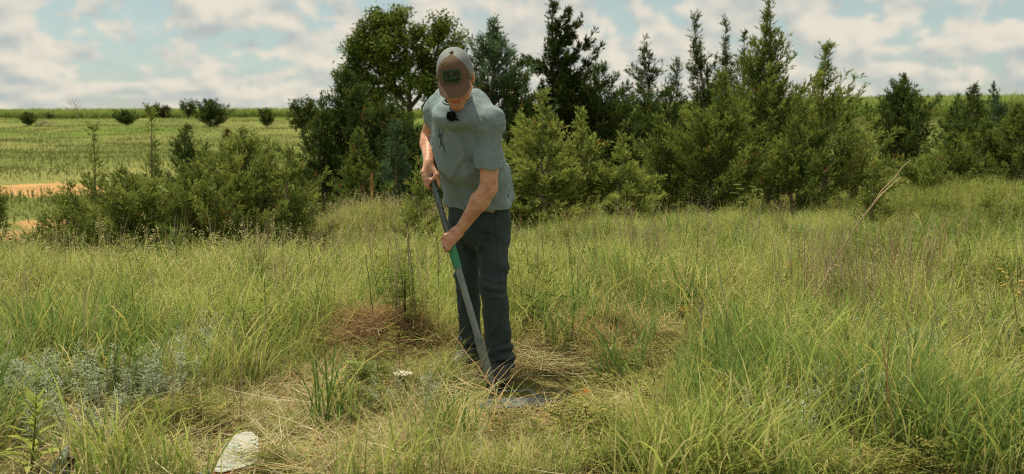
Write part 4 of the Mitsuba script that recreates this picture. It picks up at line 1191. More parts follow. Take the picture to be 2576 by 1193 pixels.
        sole.apply_translation([0, 0, gz + 0.001])
        scene[bk + '__sole'] = mikit.ply(sole, 'mat_sole')
        for k in range(4):
            c0 = an + dirn * (0.045 + 0.018 * k) + [0, 0, 0.022 - 0.013 * k]
            pts = np.array([c0 + sx * t + np.array([0, 0, 0.008 - 6 * t * t]) for t in np.linspace(-0.026, 0.026, 7)])
            scene[key(bk + '__lace')] = mikit.ply(trimesh.Trimesh(*tube(pts, 0.0028, 6), process=False), 'mat_sole', smooth=True)

    # --- trucker cap
    def cap_pt(phi, t, off=0.0):
        phi, t = np.asarray(phi, float), np.asarray(t, float)
        fw = np.exp(-(phi / 0.85) ** 4)
        def pos(phi, t):
            fw = np.exp(-(phi / 0.85) ** 4)
            a = np.cos(t * PI / 2)
            r = np.sign(a) * np.abs(a) ** (0.66 - 0.16 * fw)
            z = 0.030 - 0.012 * (1 - fw) + (0.104 + 0.012 * (1 - fw)) * np.sin(t * PI / 2)
            return np.stack([0.0835 * np.sin(phi) * r, -0.004 + 0.103 * np.cos(phi) * r * (1 - 0.0 * t) + 0.004 * fw * (1 - t), z], -1)
        p = pos(phi, t)
        e = 1e-3
        n = norm(np.cross(pos(phi + e, t) - pos(phi - e, t), pos(phi, np.minimum(t + e, 0.9995)) - pos(phi, t - e)))
        c = np.array([0, 0, 0.03])
        n = np.where((n * (p - c)).sum(-1, keepdims=True) < 0, -n, n)
        return head + (p + n * np.asarray(off)[..., None] if np.ndim(off) else p + n * off) @ HR.T
    def grid_mesh(p):
        n, m = p.shape[:2]
        i, j = np.meshgrid(np.arange(n - 1), np.arange(m - 1), indexing='ij')
        q = np.stack([i * m + j, i * m + j + 1, (i + 1) * m + j + 1, (i + 1) * m + j], -1).reshape(-1, 4)
        return p.reshape(-1, 3), np.vstack([q[:, [0, 1, 2]], q[:, [0, 2, 3]]])
    def shell(outer, inner):
        vo, fo = grid_mesh(outer); vi, fi = grid_mesh(inner)
        n, m = outer.shape[:2]
        rim = np.concatenate([np.arange(m), m * np.arange(1, n) + m - 1, (n - 1) * m + np.arange(m - 2, -1, -1), m * np.arange(n - 2, 0, -1)])
        r2 = np.roll(rim, -1); k = n * m
        side = np.vstack([np.stack([rim, r2, r2 + k], 1), np.stack([rim, r2 + k, rim + k], 1)])
        return trimesh.Trimesh(np.vstack([vo, vi]), np.vstack([fo, fi[:, ::-1] + k, side]), process=False)
    tt = np.linspace(0.0, 0.985, 30)
    half = lambda t: 1.06 * (1 - t) ** 0.30 + 0.10            # the front panel narrows to the button
    def panel(lo, hi, off):
        ph = np.stack([np.linspace(lo(t), hi(t), 34) for t in tt])
        return cap_pt(ph, np.repeat(tt[:, None], 34, 1), off)
    cap = me + '__cap'
    scene['mat_cap_front'] = {'type': 'twosided', 'bsdf': {'type': 'bumpmap', 'arbitrary': proc(lambda p, n, uv: 0.0004 * nz(p.x * 900, p.y * 900, p.z * 900), 4e-4), 'bsdf': {'type': 'principled', 'base_color': proc(lambda p, n, uv: mx(C(106, 86, 70), C(92, 75, 62), fb(p.x * 60, p.y * 60, p.z * 60, 3))), 'roughness': 0.85, 'specular': 0.2}}}
    def mesh_col(p, n, uv):
        q = p - mi.Point3f(*hc)
        x, y, z = (dr.dot(q, mi.Vector3f(*e)) for e in (hr_, hf, hu))
        h = dr.maximum(dr.maximum(dr.sin(y * 2200), dr.sin(z * 2200)), dr.sin(x * 2200))
        return mx(C(128, 134, 138), C(104, 110, 114), sst(0.75, 0.95, h))
    scene['mat_cap_mesh'] = {'type': 'twosided', 'bsdf': {'type': 'principled', 'base_color': proc(mesh_col), 'roughness': 0.7, 'specular': 0.2}}
    scene[cap + '__front_panel'] = mikit.ply(shell(panel(lambda t: -half(t), half, 0.0022), panel(lambda t: -half(t), half, -0.001)), 'mat_cap_front', smooth=50)
    labels[cap + '__front_panel'] = {'label': 'brown front panel of the cap'}
    scene[cap + '__mesh_back'] = mikit.ply(shell(panel(lambda t: half(t) - 0.02, lambda t: 2 * PI - half(t) + 0.02, 0.001), panel(lambda t: half(t) - 0.02, lambda t: 2 * PI - half(t) + 0.02, -0.001)), 'mat_cap_mesh', smooth=50)
    labels[cap + '__mesh_back'] = {'label': 'pale grey mesh back of the cap'}
    # brim
    def brim(off):
        a, b = np.linspace(-1.02, 1.02, 40), np.linspace(0, 1, 14)
        rows = []
        for bb in b:
            base = np.stack([0.0835 * np.sin(a), -0.004 + 0.107 * np.cos(a), 0.031 + 0 * a], -1)
            x = base[:, 0] * (1 + 0.02 * bb)
            reach = 0.067 * np.clip(1 - (np.abs(a) / 1.03) ** 3.2, 0, 1) ** 0.55
            y = base[:, 1] + reach * bb
            zz = base[:, 2] - 0.010 * bb - 7.0 * bb * 0.55 * x ** 2 - 0.012 * bb ** 2 + off
            rows.append(head + np.stack([x, y, zz], -1) @ HR.T)
        return np.array(rows)
    scene[cap + '__brim'] = mikit.ply(shell(brim(0.0016), brim(-0.0016)), 'mat_cap_front', smooth=50)
    labels[cap + '__brim'] = {'label': 'brown curved brim of the cap'}
    bt = trimesh.creation.icosphere(2, 0.0075); bt.vertices *= [1.1, 1.1, 0.55]
    bt.apply_transform(np.block([[HR, (hd(0, -0.002, 0.1375))[:, None]], [np.zeros((1, 3)), np.ones((1, 1))]]))
    scene['mat_cap_button'] = {'type': 'principled', 'base_color': {'type': 'rgb', 'value': C(82, 62, 48).tolist()}, 'roughness': 0.8}
    scene[cap + '__button'] = mikit.ply(bt, 'mat_cap_button', smooth=True)
    for q in (-1, 1):                                          # eyelets and the centre seam
        e = trimesh.creation.torus(0.0032, 0.0014, 14, 8)
        c0 = cap_pt(np.array([q * 0.62]), np.array([0.60]), 0.003)[0]; n0 = norm(c0 - hd(0, 0, 0.03))
        e.apply_transform(trimesh.geometry.align_vectors([0, 0, 1], n0)); e.apply_translation(c0)
        scene[key(cap + '__eyelet')] = mikit.ply(e, 'mat_cap_button', smooth=True)
    for q in (-0.012, 0.012):
        tl = np.linspace(0.06, 0.96, 30)
        scene[key(cap + '__seam')] = mikit.ply(trimesh.Trimesh(*tube(cap_pt(0 * tl + q * (1 + tl), tl, 0.0022), 0.0006, 5), process=False), 'mat_cap_button', smooth=True)
    # the patch: black badge, green rim, green lettering
    def wrap(v):                                               # badge plane (x across, y up, z out), in metres, onto the cap
        v = np.asarray(v)
        t = 0.285 + v[:, 1] / 0.158
        r = 0.098 * np.cos(np.clip(t, 0, 1) * PI / 2) ** 0.4
        return cap_pt(v[:, 0] / r, t, 0.0030 + v[:, 2])
    from shapely.geometry import Polygon, box
    from shapely import affinity
    def plate(poly, z0, z1, name, bs):
        m = trimesh.creation.extrude_polygon(poly, z1 - z0, engine='earcut')
        m = m.subdivide_to_size(0.006)
        v = m.vertices + [0, 0, z0]
        scene[name] = mikit.ply(trimesh.Trimesh(wrap(v), m.faces, process=False), bs)
    badge = Polygon([(-0.044, -0.024), (-0.030, -0.0285), (0.030, -0.0285), (0.044, -0.024), (0.048, 0.0), (0.046, 0.022), (0.030, 0.0285), (-0.030, 0.0285), (-0.046, 0.022), (-0.048, 0.0)]).buffer(0.003)
    scene['mat_badge'] = {'type': 'principled', 'base_color': {'type': 'rgb', 'value': C(26, 30, 30).tolist()}, 'roughness': 0.6}
    scene['mat_badge_green'] = {'type': 'twosided', 'bsdf': {'type': 'principled', 'base_color': {'type': 'rgb', 'value': C(32, 100, 68).tolist()}, 'roughness': 0.5}}
    pk = cap + '__patch'
    plate(badge, 0, 0.0014, pk, 'mat_badge')
    labels[pk] = {'label': 'black cap patch with a green rim and green script lettering'}
    plate(badge.buffer(-0.0008).difference(badge.buffer(-0.0034)), 0.0010, 0.0022, cap + '__patch_rim', 'mat_badge_green')
    tm = meshkit.text_mesh('HuntStand', 0.0135, 0.0014, bold=False)
    v = tm.vertices.copy(); v[:, 0] += 0.28 * v[:, 1]
    v[:, 0] -= (v[:, 0].min() + v[:, 0].max()) / 2
    v[:, 0] *= 0.080 / np.ptp(v[:, 0]); v[:, 1] += -0.0115 + 0.055 * v[:, 0]; v[:, 2] += 0.0012
    scene[cap + '__lettering'] = mikit.ply(trimesh.Trimesh(wrap(v), tm.faces, process=False), 'mat_badge_green')
    from shapely.geometry import MultiLineString
    ant = MultiLineString([[(0, 0.008), (-0.0035, 0.013), (-0.004, 0.0185)], [(0, 0.008), (0.0035, 0.013), (0.004, 0.0185)], [(-0.0035, 0.0125), (-0.0075, 0.016)], [(0.0035, 0.0125), (0.0075, 0.016)], [(0, 0.0085), (0, 0.004)]]).buffer(0.0008)
    scene['mat_badge_pale'] = {'type': 'twosided', 'bsdf': {'type': 'principled', 'base_color': {'type': 'rgb', 'value': C(92, 104, 78).tolist()}, 'roughness': 0.6}}
    plate(ant, 0.0012, 0.0022, cap + '__emblem', 'mat_badge_pale')
    # hair under the cap's rim
    Fh = Field(head - 0.16, head + 0.16, 0.004)
    Fh.ell(hd(0, -0.018, 0.030), (0.079, 0.096, 0.09), HR, 0.01)
    pp = (Fh.pts(tuple(slice(0, int(n)) for n in Fh.n)) - head) @ HR
    x, y, z = pp[..., 0], pp[..., 1], pp[..., 2]
    Fh.F = np.maximum(Fh.F, np.maximum(y - 0.012 - 0.4 * (z + 0.02), np.maximum(z - 0.05, -0.062 - z)).astype(np.float32))
    Fh.F += (0.004 * (meshkit.fbm(np.stack([x * 200, y * 200, z * 60], -1), 2, 61) - 0.5)).astype(np.float32)
    scene['mat_hair'] = {'type': 'principled', 'base_color': proc(lambda p, n, uv: mx(C(96, 66, 44), C(140, 100, 68), nz(p.x * 500, p.y * 500, p.z * 80))), 'roughness': 0.6}
    scene[me + '__hair'] = mikit.ply(Fh.mesh(), 'mat_hair', smooth=True)
    # ring on the left hand
    t = math.radians(66)
    rc_ = gL + d * (0.5 * 0.0205 + 0.002) + 0.0375 * (math.cos(t) * fr + math.sin(t) * lf)
    tang = norm(-math.sin(t) * fr + math.cos(t) * lf)
    rg_ = trimesh.creation.torus(0.0103, 0.0022, 24, 10)
    rg_.vertices *= [1, 1, 1.6]
    rg_.apply_transform(trimesh.geometry.align_vectors([0, 0, 1], tang)); rg_.apply_translation(rc_)
    scene['mat_ring'] = {'type': 'roughconductor', 'material': 'Cr', 'alpha': 0.25}
    scene[me + '__ring'] = mikit.ply(rg_, 'mat_ring', smooth=True)
    tag(me, 'man in a brown trucker cap bent forward, swinging a long handled cutter in both hands', 'person')

    # --- clip-on microphone with a fur windscreen
    rng = np.random.default_rng(3)
    kd2 = cKDTree(shirt.vertices)
    def shirt_pt(u, v, y=5.7):
        r = ray(u, v)
        ts = np.linspace(y - 0.1, y + 0.6, 500)
        q = CAM + r[None] * (ts / r[1])[:, None]
        dd, _ = kd2.query(q)
        return q[np.argmax(dd < 0.008)]
    mc = shirt_pt(1137, 292) + np.array([-0.002, -0.022, 0.0])
    ball = trimesh.creation.icosphere(3, 0.0185)
    ball.vertices = ball.vertices * (1 + 0.22 * (meshkit.fbm(ball.vertices * 160, 2, 9)[:, None] - 0.5)) * [1.1, 1, 1.05] + mc
    scene['mat_fur'] = {'type': 'twosided', 'bsdf': {'type': 'diffuse', 'reflectance': {'type': 'rgb', 'value': [0.012, 0.012, 0.013]}}}
    mk = key('lapel_microphone')
    scene[mk + '__windscreen'] = mikit.ply(ball, 'mat_fur', smooth=True)
    fur = MB()
    nd = norm(rng.normal(size=(900, 3)))
    leaflets(fur, rng, mc + nd * 0.017, norm(nd + 0.35 * rng.normal(size=nd.shape)), perp(nd, rng), rng.uniform(0.007, 0.013, 900), 0.0014, np.array([0.012] * 3))
    scene[mk + '__fur'] = fur.ply('mat_fur')
    cp = shirt_pt(1150, 301) + [0, -0.006, 0]
    clip = trimesh.creation.box([0.020, 0.008, 0.009]); clip.apply_transform(trimesh.transformations.rotation_matrix(0.5, [0, 1, 0])); clip.apply_translation(cp)
    scene[mk + '__clip'] = mikit.ply(clip, 'mat_fur')
    tag(mk, 'black furry lapel microphone clipped to the collar of the T-shirt', 'microphone')

    # --- the long handled grass cutter
    tk = 'grass_cutter'
    scene['mat_shaft'] = {'type': 'principled', 'base_color': proc(lambda p, n, uv: mx(C(50, 62, 66), C(78, 90, 92), sst(0.5, 0.75, fb(p.x * 50, p.y * 50, p.z * 12, 3)))), 'roughness': 0.24, 'specular': 0.7, 'clearcoat': 0.5, 'clearcoat_gloss': 0.8}
    scene['mat_shaft_worn'] = {'type': 'principled', 'base_color': proc(lambda p, n, uv: mx(C(98, 108, 106), C(126, 132, 124), fb(p.x * 60, p.y * 60, p.z * 15, 3))), 'roughness': 0.4, 'specular': 0.5}
    scene['mat_grip'] = {'type': 'principled', 'base_color': proc(lambda p, n, uv: mx(C(34, 112, 74), C(46, 128, 88), fb(p.x * 30, p.y * 30, p.z * 30, 3))), 'roughness': 0.5}
    scene['mat_socket'] = {'type': 'principled', 'base_color': proc(lambda p, n, uv: mx(C(84, 96, 90), C(124, 128, 116), sst(0.3, 0.7, fb(p.x * 45, p.y * 45, p.z * 20, 4)))), 'roughness': 0.75}
    scene['mat_steel'] = {'type': 'principled', 'base_color': proc(lambda p, n, uv: mx(C(70, 84, 90), C(130, 140, 142), fb(p.x * 60, p.y * 60, p.z * 60, 3))), 'roughness': 0.35, 'metallic': 0.7}
    scene['mat_slate_steel'] = {'type': 'principled', 'base_color': proc(lambda p, n, uv: mx(C(44, 54, 60), C(78, 90, 94), sst(0.3, 0.75, fb(p.x * 30, p.y * 30, p.z * 30, 4)))), 'roughness': 0.5, 'metallic': 0.2}
    scene['mat_rust'] = {'type': 'principled', 'base_color': proc(lambda p, n, uv: mx(C(112, 70, 44), C(150, 104, 70), fb(p.x * 90, p.y * 90, p.z * 90, 3))), 'roughness': 0.8}
    def rod(a, b, r, name, bs, n=18):
        a, b = on(a), on(b)
        rr = np.broadcast_to(np.asarray(r, float), (8,)) if np.ndim(r) == 0 else np.interp(np.linspace(0, 1, 8), np.linspace(0, 1, len(r)), r)
        pts = a + (b - a) * np.linspace(0, 1, 8)[:, None]
        scene[name] = mikit.ply(trimesh.Trimesh(*tube(pts, rr, n), process=False), bs, smooth=40)
    rod(424, 600, 0.0152, tk + '__handle', 'mat_shaft'); labels[tk + '__handle'] = {'label': 'glossy black upper handle tube with worn pale lettering'}
    rod(590, 678, [0.0185, 0.0205, 0.0215, 0.0205], tk + '__grip', 'mat_grip'); labels[tk + '__grip'] = {'label': 'green grip sleeve'}
    rod(674, 858, [0.0165, 0.0165], tk + '__lower_tube', 'mat_shaft_worn')
    rod(852, 962, [0.0195, 0.0215, 0.0225, 0.0215, 0.021], tk + '__socket', 'mat_socket'); labels[tk + '__socket'] = {'label': 'weathered grey green socket with a rivet'}
    rv = trimesh.creation.icosphere(2, 0.005); rv.apply_translation(on(936) + fr * 0.021 + lf * 0.004)
    scene[tk + '__socket__rivet'] = mikit.ply(rv, 'mat_rust', smooth=True)
    rod(960, 972, [0.015, 0.012], tk + '__ferrule', 'mat_steel')
    # marks of the lettering along the handle, too worn to read in the photograph
    rng = np.random.default_rng(12)
    mk_ = MB()
    R_ = 0.0156
    def mark(v0, v1, p0, p1):
        a_, b_ = on(v0), on(v1)
        n_ = 5
        pts = []
        for vv in (a_, b_):
            for t in np.linspace(p0, p1, n_):
                pts.append(vv + R_ * (math.cos(t) * fr + math.sin(t) * -lf))
        mk_.add(np.array(pts), np.vstack([[[i_, i_ + 1, n_ + i_ + 1], [i_, n_ + i_ + 1, n_ + i_]] for i_ in range(n_ - 1)]), C(120, 150, 150))
    for k, v0 in enumerate(np.linspace(474, 514, 10)):
        mark(v0, v0 + 0.9, 0.35, 0.95)
        if k % 2: mark(v0, v0 + 2.6, 0.35 if k % 3 else 0.80, 0.50 if k % 3 else 0.95)
        if k % 3 == 0: mark(v0 + 2.2, v0 + 3.0, 0.45, 0.95)
    mark(519, 523, 0.25, 0.90)
    scene['mat_marks'] = {'type': 'twosided', 'bsdf': {'type': 'diffuse', 'reflectance': {'type': 'mesh_attribute', 'name': 'vertex_color'}}}
    scene[tk + '__lettering'] = mk_.ply('mat_marks')
    labels[tk + '__lettering'] = {'label': 'worn pale lettering along the handle', 'kind': 'stuff'}
    gz = lambda u, v, z: (lambda r: CAM + r * ((z - CAM[2]) / r[2]))(ray(u, v))
    e0 = on(968)
    right = np.array([e0, e0 + [0.02, -0.01, -0.02], gz(1272, 984, 0.045), gz(1300, 984, 0.045), gz(1325, 982, 0.05), gz(1342, 988, 0.045), gz(1356, 999, 0.03), gz(1364, 1014, 0.018)])
    left = np.array([e0, e0 + [-0.01, -0.015, -0.02], gz(1232, 990, 0.035), gz(1226, 1006, 0.025), gz(1222, 1020, 0.018)])
    from scipy.interpolate import CubicSpline
    for q in (right, left):
        t_ = np.concatenate([[0], np.cumsum(np.linalg.norm(np.diff(q, axis=0), axis=1))])
        cs = CubicSpline(t_, q)
        scene[key(tk + '__frame_rod')] = mikit.ply(trimesh.Trimesh(*tube(cs(np.linspace(0, t_[-1], 40)), 0.0048, 10), process=False), 'mat_steel', smooth=40)
    b0, b1 = gz(1212, 1021, 0.045), gz(1402, 1013, 0.045)
    ax = norm(b1 - b0); sd = norm(np.cross([0, 0, 1.0], ax))
    L = np.linalg.norm(b1 - b0)
    from shapely.geometry import Polygon as Pg
    plate_ = Pg([(0, -0.055), (0.03, -0.075), (L - 0.05, -0.075), (L, -0.05), (L, 0.055), (L - 0.03, 0.075), (0.04, 0.075), (0, 0.05)]).buffer(0.012)
    bm = trimesh.creation.extrude_polygon(plate_, 0.004, engine='earcut').subdivide_to_size(0.04)
    v = bm.vertices
    v = b0 + v[:, :1] * ax + v[:, 1:2] * sd + np.array([0, 0, 1.0]) * (v[:, 2:3] + 0.006 * np.sin(v[:, :1] * 9))
    scene[tk + '__blade'] = mikit.ply(trimesh.Trimesh(v, bm.faces, process=False), 'mat_slate_steel', smooth=30)
    labels[tk + '__blade'] = {'label': 'broad flat slate coloured steel blade lying in the straw'}
    tag(tk, 'long handled grass cutter with a green grip held in the hands of the man', 'garden tool')


man()


# ------------------------------------------------------------------ things lying or growing singly in the foreground
def plane(u, v, z):
    r = ray(u, v)
    return CAM + r * ((z - CAM[2]) / r[2])


def leaf_mesh(rng, o, d, L, W, col, droop=0.5, wave=0.08, fold=0.25):
    """one broad leaf: a folded, wavy, drooping blade of real thickness-less tissue"""
    d = norm(d); sd = norm(np.cross(d, [0, 0, 1.0])); up = np.cross(sd, d)
    s = np.linspace(0, 1, 8)
    wd = W / 2 * np.sin(np.clip(s * 0.97 + 0.03, 0, 1) ** 0.8 * PI) ** 0.8
    mid = o + d * (L * s)[:, None] - np.array([0, 0, 1.0]) * (droop * L * s ** 2)[:, None]
    a, b = rng.random(2) * 6
    l = mid - sd * wd[:, None] + up * (fold * wd + wave * W * np.sin(s * 11 + a))[:, None]
    r = mid + sd * wd[:, None] + up * (fold * wd + wave * W * np.sin(s * 11 + b))[:, None]
    v = np.stack([l, mid, r], 1).reshape(-1, 3)
    f = []
    for i in range(7):
        for j in range(2):
            q = i * 3 + j
            f += [[q, q + 1, q + 4], [q, q + 4, q + 3]]
    c = np.array(col) * rng.uniform(0.88, 1.12)
    cc = np.repeat(np.stack([c, c * 1.15, c], 0)[None], 8, 0).reshape(-1, 3)
    return v, np.array(f), cc


def broad_plant(name, base, h, n, L, W, col, label, cat, seed, lean=(0, 0), stemcol=(120, 120, 70), up0=0.2, up1=1.2):
    rng = np.random.default_rng(seed)
    k = key(name)
    top = base + np.array([lean[0], lean[1], h])
    pts = np.array([base - [0, 0, 0.02], base + (top - base) * 0.5 + rng.normal(0, 0.006, 3), top])
    scene[k + '__stem'] = MB().add(*tube(pts, [0.0045, 0.0038, 0.002], 6), C(*stemcol)).ply('mat_leaf')
    for i in range(n):
        s = 0.12 + 0.88 * (i + 0.5) / n
        az = i * 2.4 + rng.normal(0, 0.3)
        o = base + (top - base) * s
        d = np.array([math.cos(az), math.sin(az), up0 + (up1 - up0) * s + rng.normal(0, 0.1)])
        f = (1.15 - 0.6 * s) * rng.uniform(0.8, 1.15)
        scene[key(k + '__leaf')] = MB().add(*leaf_mesh(rng, o, d, L * f, W * f, C(*col), droop=0.35 * (1.2 - s))).ply('mat_leaf', smooth=True)
    tag(k, label, cat)


b0 = plane(74, 1215, 0.0)
broad_plant('broadleaf_weed', b0, 0.31, 26, 0.135, 0.036, (150, 160, 84), 'pale green broad leaved weed in the bottom left corner', 'weed', 1, (0.03, 0.02))
broad_plant('broadleaf_weed', gpix(2214, 862), 0.24, 16, 0.125, 0.045, (74, 104, 66), 'bluish green broad leaved weed among the dead stems at the right', 'weed', 2, (0.0, 0.0), up0=0.5, up1=1.4)
broad_plant('broadleaf_weed', gpix(1530, 720), 0.12, 9, 0.07, 0.03, (140, 156, 80), 'small pale broad leaved weed above the heaped hay', 'weed', 3)


def forb(base, h, label, seed, cols, n=1, name='leafy_forb', lean=(0, 0)):
    rng = np.random.default_rng(seed)
    k = key(name)
    st, mb = MB(), MB()
    for q in range(n):
        top = base + np.array([lean[0] + rng.normal(0, 0.05), lean[1] + rng.normal(0, 0.05), h * rng.uniform(0.75, 1.0)])
        mid = (base + top) / 2 + rng.normal(0, 0.012, 3)
        st.add(*tube(np.array([base - [0, 0, 0.02], mid, top]), [0.0045, 0.0036, 0.0018], 5), C(104, 102, 62))
        for i in range(13):
            s = 0.25 + 0.75 * (i + rng.random()) / 13
            o = base + (top - base) * s + (mid - (base + top) / 2) * (1 - (2 * s - 1) ** 2)
            az = i * 2.4 + rng.normal(0, 0.3)
            d = norm([math.cos(az), math.sin(az), rng.uniform(0.2, 0.8)])
            sd = norm(np.cross(d, [0, 0, 1.0]))
            L = 0.14 * (1.15 - 0.5 * s) * rng.uniform(0.8, 1.2)
            m = 6
            t = np.linspace(0.2, 1, m)
            bs = np.repeat(o + d * (L * t)[:, None] - np.array([0, 0, 0.25 * L]) * (t ** 2)[:, None], 2, 0)
            st.add(*tube(np.array([o, o + d * L - [0, 0, 0.25 * L]]), [0.0012, 0.0008], 3, False), C(110, 112, 64))
            dd = norm(d * 0.4 + sd * np.tile([1, -1], m)[:, None] + [0, 0, 0.05])
            leaflets(mb, rng, bs, dd, norm(np.cross(dd, [0, 0, 1.0]) + 0.15 * rng.normal(size=dd.shape)), 0.034, 0.013, C(*cols[rng.integers(len(cols))]) * rng.uniform(0.85, 1.15))
    scene[k + '__stem'] = st.ply('mat_leaf')
    scene[k + '__foliage'] = mb.ply('mat_leaf')
    tag(k, label, 'weed')


MG, DG, PG = ((96, 118, 58), (124, 142, 70)), ((58, 84, 48), (78, 104, 58)), ((128, 144, 84), (154, 166, 104))
forb(gpix(1020, 872), 0.42, 'tall leafy weed standing behind the brown thatch mound', 11, MG, 3)
forb(gpix(1348, 880), 0.36, 'dark leafy weed half shaded behind the man, right of his leg', 12, DG, 2)
forb(at_base(1876, 12.6), 0.62, 'pale leafy sapling in front of the tallest cedar', 13, PG, 2)
forb(plane(935, 992, 0), 0.16, 'low leafy weed with pale fronds left of the white flower head', 14, PG, 2, lean=(-0.04, 0))
forb(gpix(700, 852), 0.20, 'small leafy weed at the left end of the thatch mound', 15, MG, 2)
forb(gpix(465, 860), 0.30, 'leafy weed standing alone in the lush grass at the left', 16, MG, 2)
forb(gpix(2420, 700), 0.40, 'leafy weed beside the pale dead stalk', 17, MG, 3)
forb(gpix(2000, 700), 0.30, 'bright leafy weed at the foot of the leaning stalk', 18, PG, 2)


def yarrow():
    rng = np.random.default_rng(21)
    k = key('white_flower')
    top = P(1013, 945, 5.42)
    base = np.array([top[0] + 0.02, top[1] + 0.02, 0.0])
    scene[k + '__stem'] = MB().add(*tube(np.array([base, (base + top) / 2 + [0.01, 0, 0], top]), [0.003, 0.0026, 0.002], 5), C(126, 134, 86)).ply('mat_leaf')
    mb, rays = MB(), MB()
    ico = trimesh.creation.icosphere(1, 1.0)
    for i in range(95):
        r, a = 0.040 * math.sqrt(rng.random()), rng.random() * 2 * PI
        c = top + [r * math.cos(a) * 1.05, r * math.sin(a), 0.016 - 5.0 * r * r + rng.normal(0, 0.0015)]
        mb.add(ico.vertices * [0.0048, 0.0048, 0.0028] + c, ico.faces, C(232, 226, 204) * rng.uniform(0.85, 1.05))
        if i % 4 == 0: rays.add(*tube(np.array([top - [0, 0, 0.03], c]), [0.0012, 0.0008], 3, False), C(126, 134, 86))
    scene[k + '__flower_head'] = mb.ply('mat_straw', smooth=True)
    scene[k + '__ray'] = rays.ply('mat_leaf')
    labels[k + '__flower_head'] = {'label': 'dense white florets', 'kind': 'stuff'}
    tag(k, 'flat topped white flower head left of the man\'s feet', 'flower')


yarrow()

for i, (u, v, hgt_, text) in enumerate([(1477, 947, 0.10, 'orange flower cluster nearest to the man, at the edge of the heaped hay'), (1454, 982, 0.08, 'orange flower cluster right of the blade of the cutter, lowest by the hay'), (1725, 784, 0.18, 'orange flower cluster beside the hay heap, the higher of two'),
                                        (1779, 820, 0.12, 'orange flower cluster beside the hay heap, the lower of two'), (1987, 677, 0.3, 'orange flower cluster left of the dead stem clump'), (2170, 701, 0.25, 'orange flower cluster in front of the dead stem clump'),
                                        (2276, 722, 0.22, 'orange flower cluster on a bent pale stem right of the dead stems'), (2293, 960, 0.14, 'orange flower cluster above the silvery sage at the right'), (2029, 1034, 0.13, 'orange flower cluster in the lush grass, farthest left of the lower four'),
                                        (2401, 1019, 0.18, 'wide orange flower cluster at the lower right'), (2437, 1045, 0.16, 'small orange flower cluster just below the wide one at the lower right'), (2462, 942, 0.2, 'orange flower cluster nearest to the right edge of the picture')]):
    rng = np.random.default_rng(40 + i)
    k = key('orange_flower')
    y = 1.32
    q = plane(u, v, hgt_)
    q[2] = hgt_ + float(height(q[0], q[1]))
    base = np.array([q[0] + rng.normal(0, 0.02), q[1] + 0.02, float(height(q[0], q[1]))])
    scene[k + '__stem'] = MB().add(*tube(np.array([base, (base + q) / 2 + rng.normal(0, 0.006, 3), q]), [0.0026, 0.0022, 0.0016], 5), C(112, 116, 64)).ply('mat_leaf')
    mb = MB()
    for j in range(16):
        c = q + rng.normal(size=3) * [0.014, 0.012, 0.006]
        d = norm(rng.normal(size=(5, 3)) + [0, 0, 0.8])
        leaflets(mb, rng, np.repeat(c[None], 5, 0), d, perp(d, rng), 0.010, 0.006, C(226, 142, 34) * rng.uniform(0.8, 1.1))
    scene[k + '__flower_head'] = mb.ply('mat_leaf')
    labels[k + '__flower_head'] = {'label': 'tiny orange florets', 'kind': 'stuff'}
    tag(k, text, 'flower', 'small orange flower clusters in the grass')


# ------------------------------------------------------------------ dead stalks
def stalk(pts, r, label, seed, twigs=(), col=((170, 150, 118), (204, 188, 156)), name='dead_stalk', heads=0):
    rng = np.random.default_rng(seed)
    mb = MB()
    pts = np.asarray(pts, float)
    t = np.linspace(0, 1, 14)
    q = np.stack([np.interp(t, np.linspace(0, 1, len(pts)), pts[:, i]) for i in range(3)], 1)
    q[1:-1] += rng.normal(0, r * 0.6, (12, 3))
    mb.add(*tube(q, np.linspace(r, r * 0.45, 14), 6), C(*col[0]) * 0.5 + C(*col[1]) * 0.5)
    for (s, dv, L) in twigs:
        o = q[int(s * 13)]
        e = o + norm(dv) * L
        mb.add(*tube(np.array([o, (o + e) / 2 + [0, 0, 0.06 * L], e]), [r * 0.6, r * 0.5, r * 0.25], 4), C(*col[1]))
    if heads:
        o = q[-1]
        n = heads
        d = norm(rng.normal(size=(n, 3)) * [1, 1, 0.5] + [0, 0, 0.3])
        bs = q[-4] + (q[-1] - q[-4]) * rng.random(n)[:, None]
        leaflets(mb, rng, bs, d, perp(d, rng), 0.02, 0.005, C(*col[1]))
    k = key(name)
    scene[k] = mb.ply('mat_straw', smooth=True)
    tag(k, label, 'dead stalk')


b = gpix(1986, 862)
stalk([b, P(2034, 765, b[1] - 0.03), P(2095, 660, b[1] - 0.05), P(2170, 550, b[1] - 0.1), P(2234, 462, b[1] - 0.12), P(2292, 402, b[1] - 0.15)], 0.0072, 'long pale bare stalk leaning to the right across the grass, reaching the cedars', 61, [(0.45, (0.6, 0.1, -0.25), 0.09), (0.62, (0.5, 0, 0.55), 0.30)])
b = plane(1312, 1092, 0.0)
stalk([b, P(1262, 1010, b[1] - 0.02), P(1212, 940, b[1] + 0.02), P(1158, 868, b[1] + 0.04), P(1122, 812, b[1] + 0.05)], 0.0042, 'thin straw coloured stalk leaning across the lower end of the cutter', 62, [(0.35, (-0.6, 0, 0.25), 0.16), (0.5, (0.3, 0.1, 0.6), 0.05)], ((196, 164, 116), (220, 194, 150)))
b = gpix(2296, 660)
stalk([b, P(2297, 610, b[1]), P(2300, 575, b[1]), P(2303, 538, b[1])], 0.005, 'short whitish dead stalk standing upright at the right', 63, [(0.3, (-0.4, 0, 0.8), 0.13), (0.25, (0.5, 0, 0.5), 0.10)], ((206, 204, 190), (226, 224, 212)))
b = gpix(2058, 700)
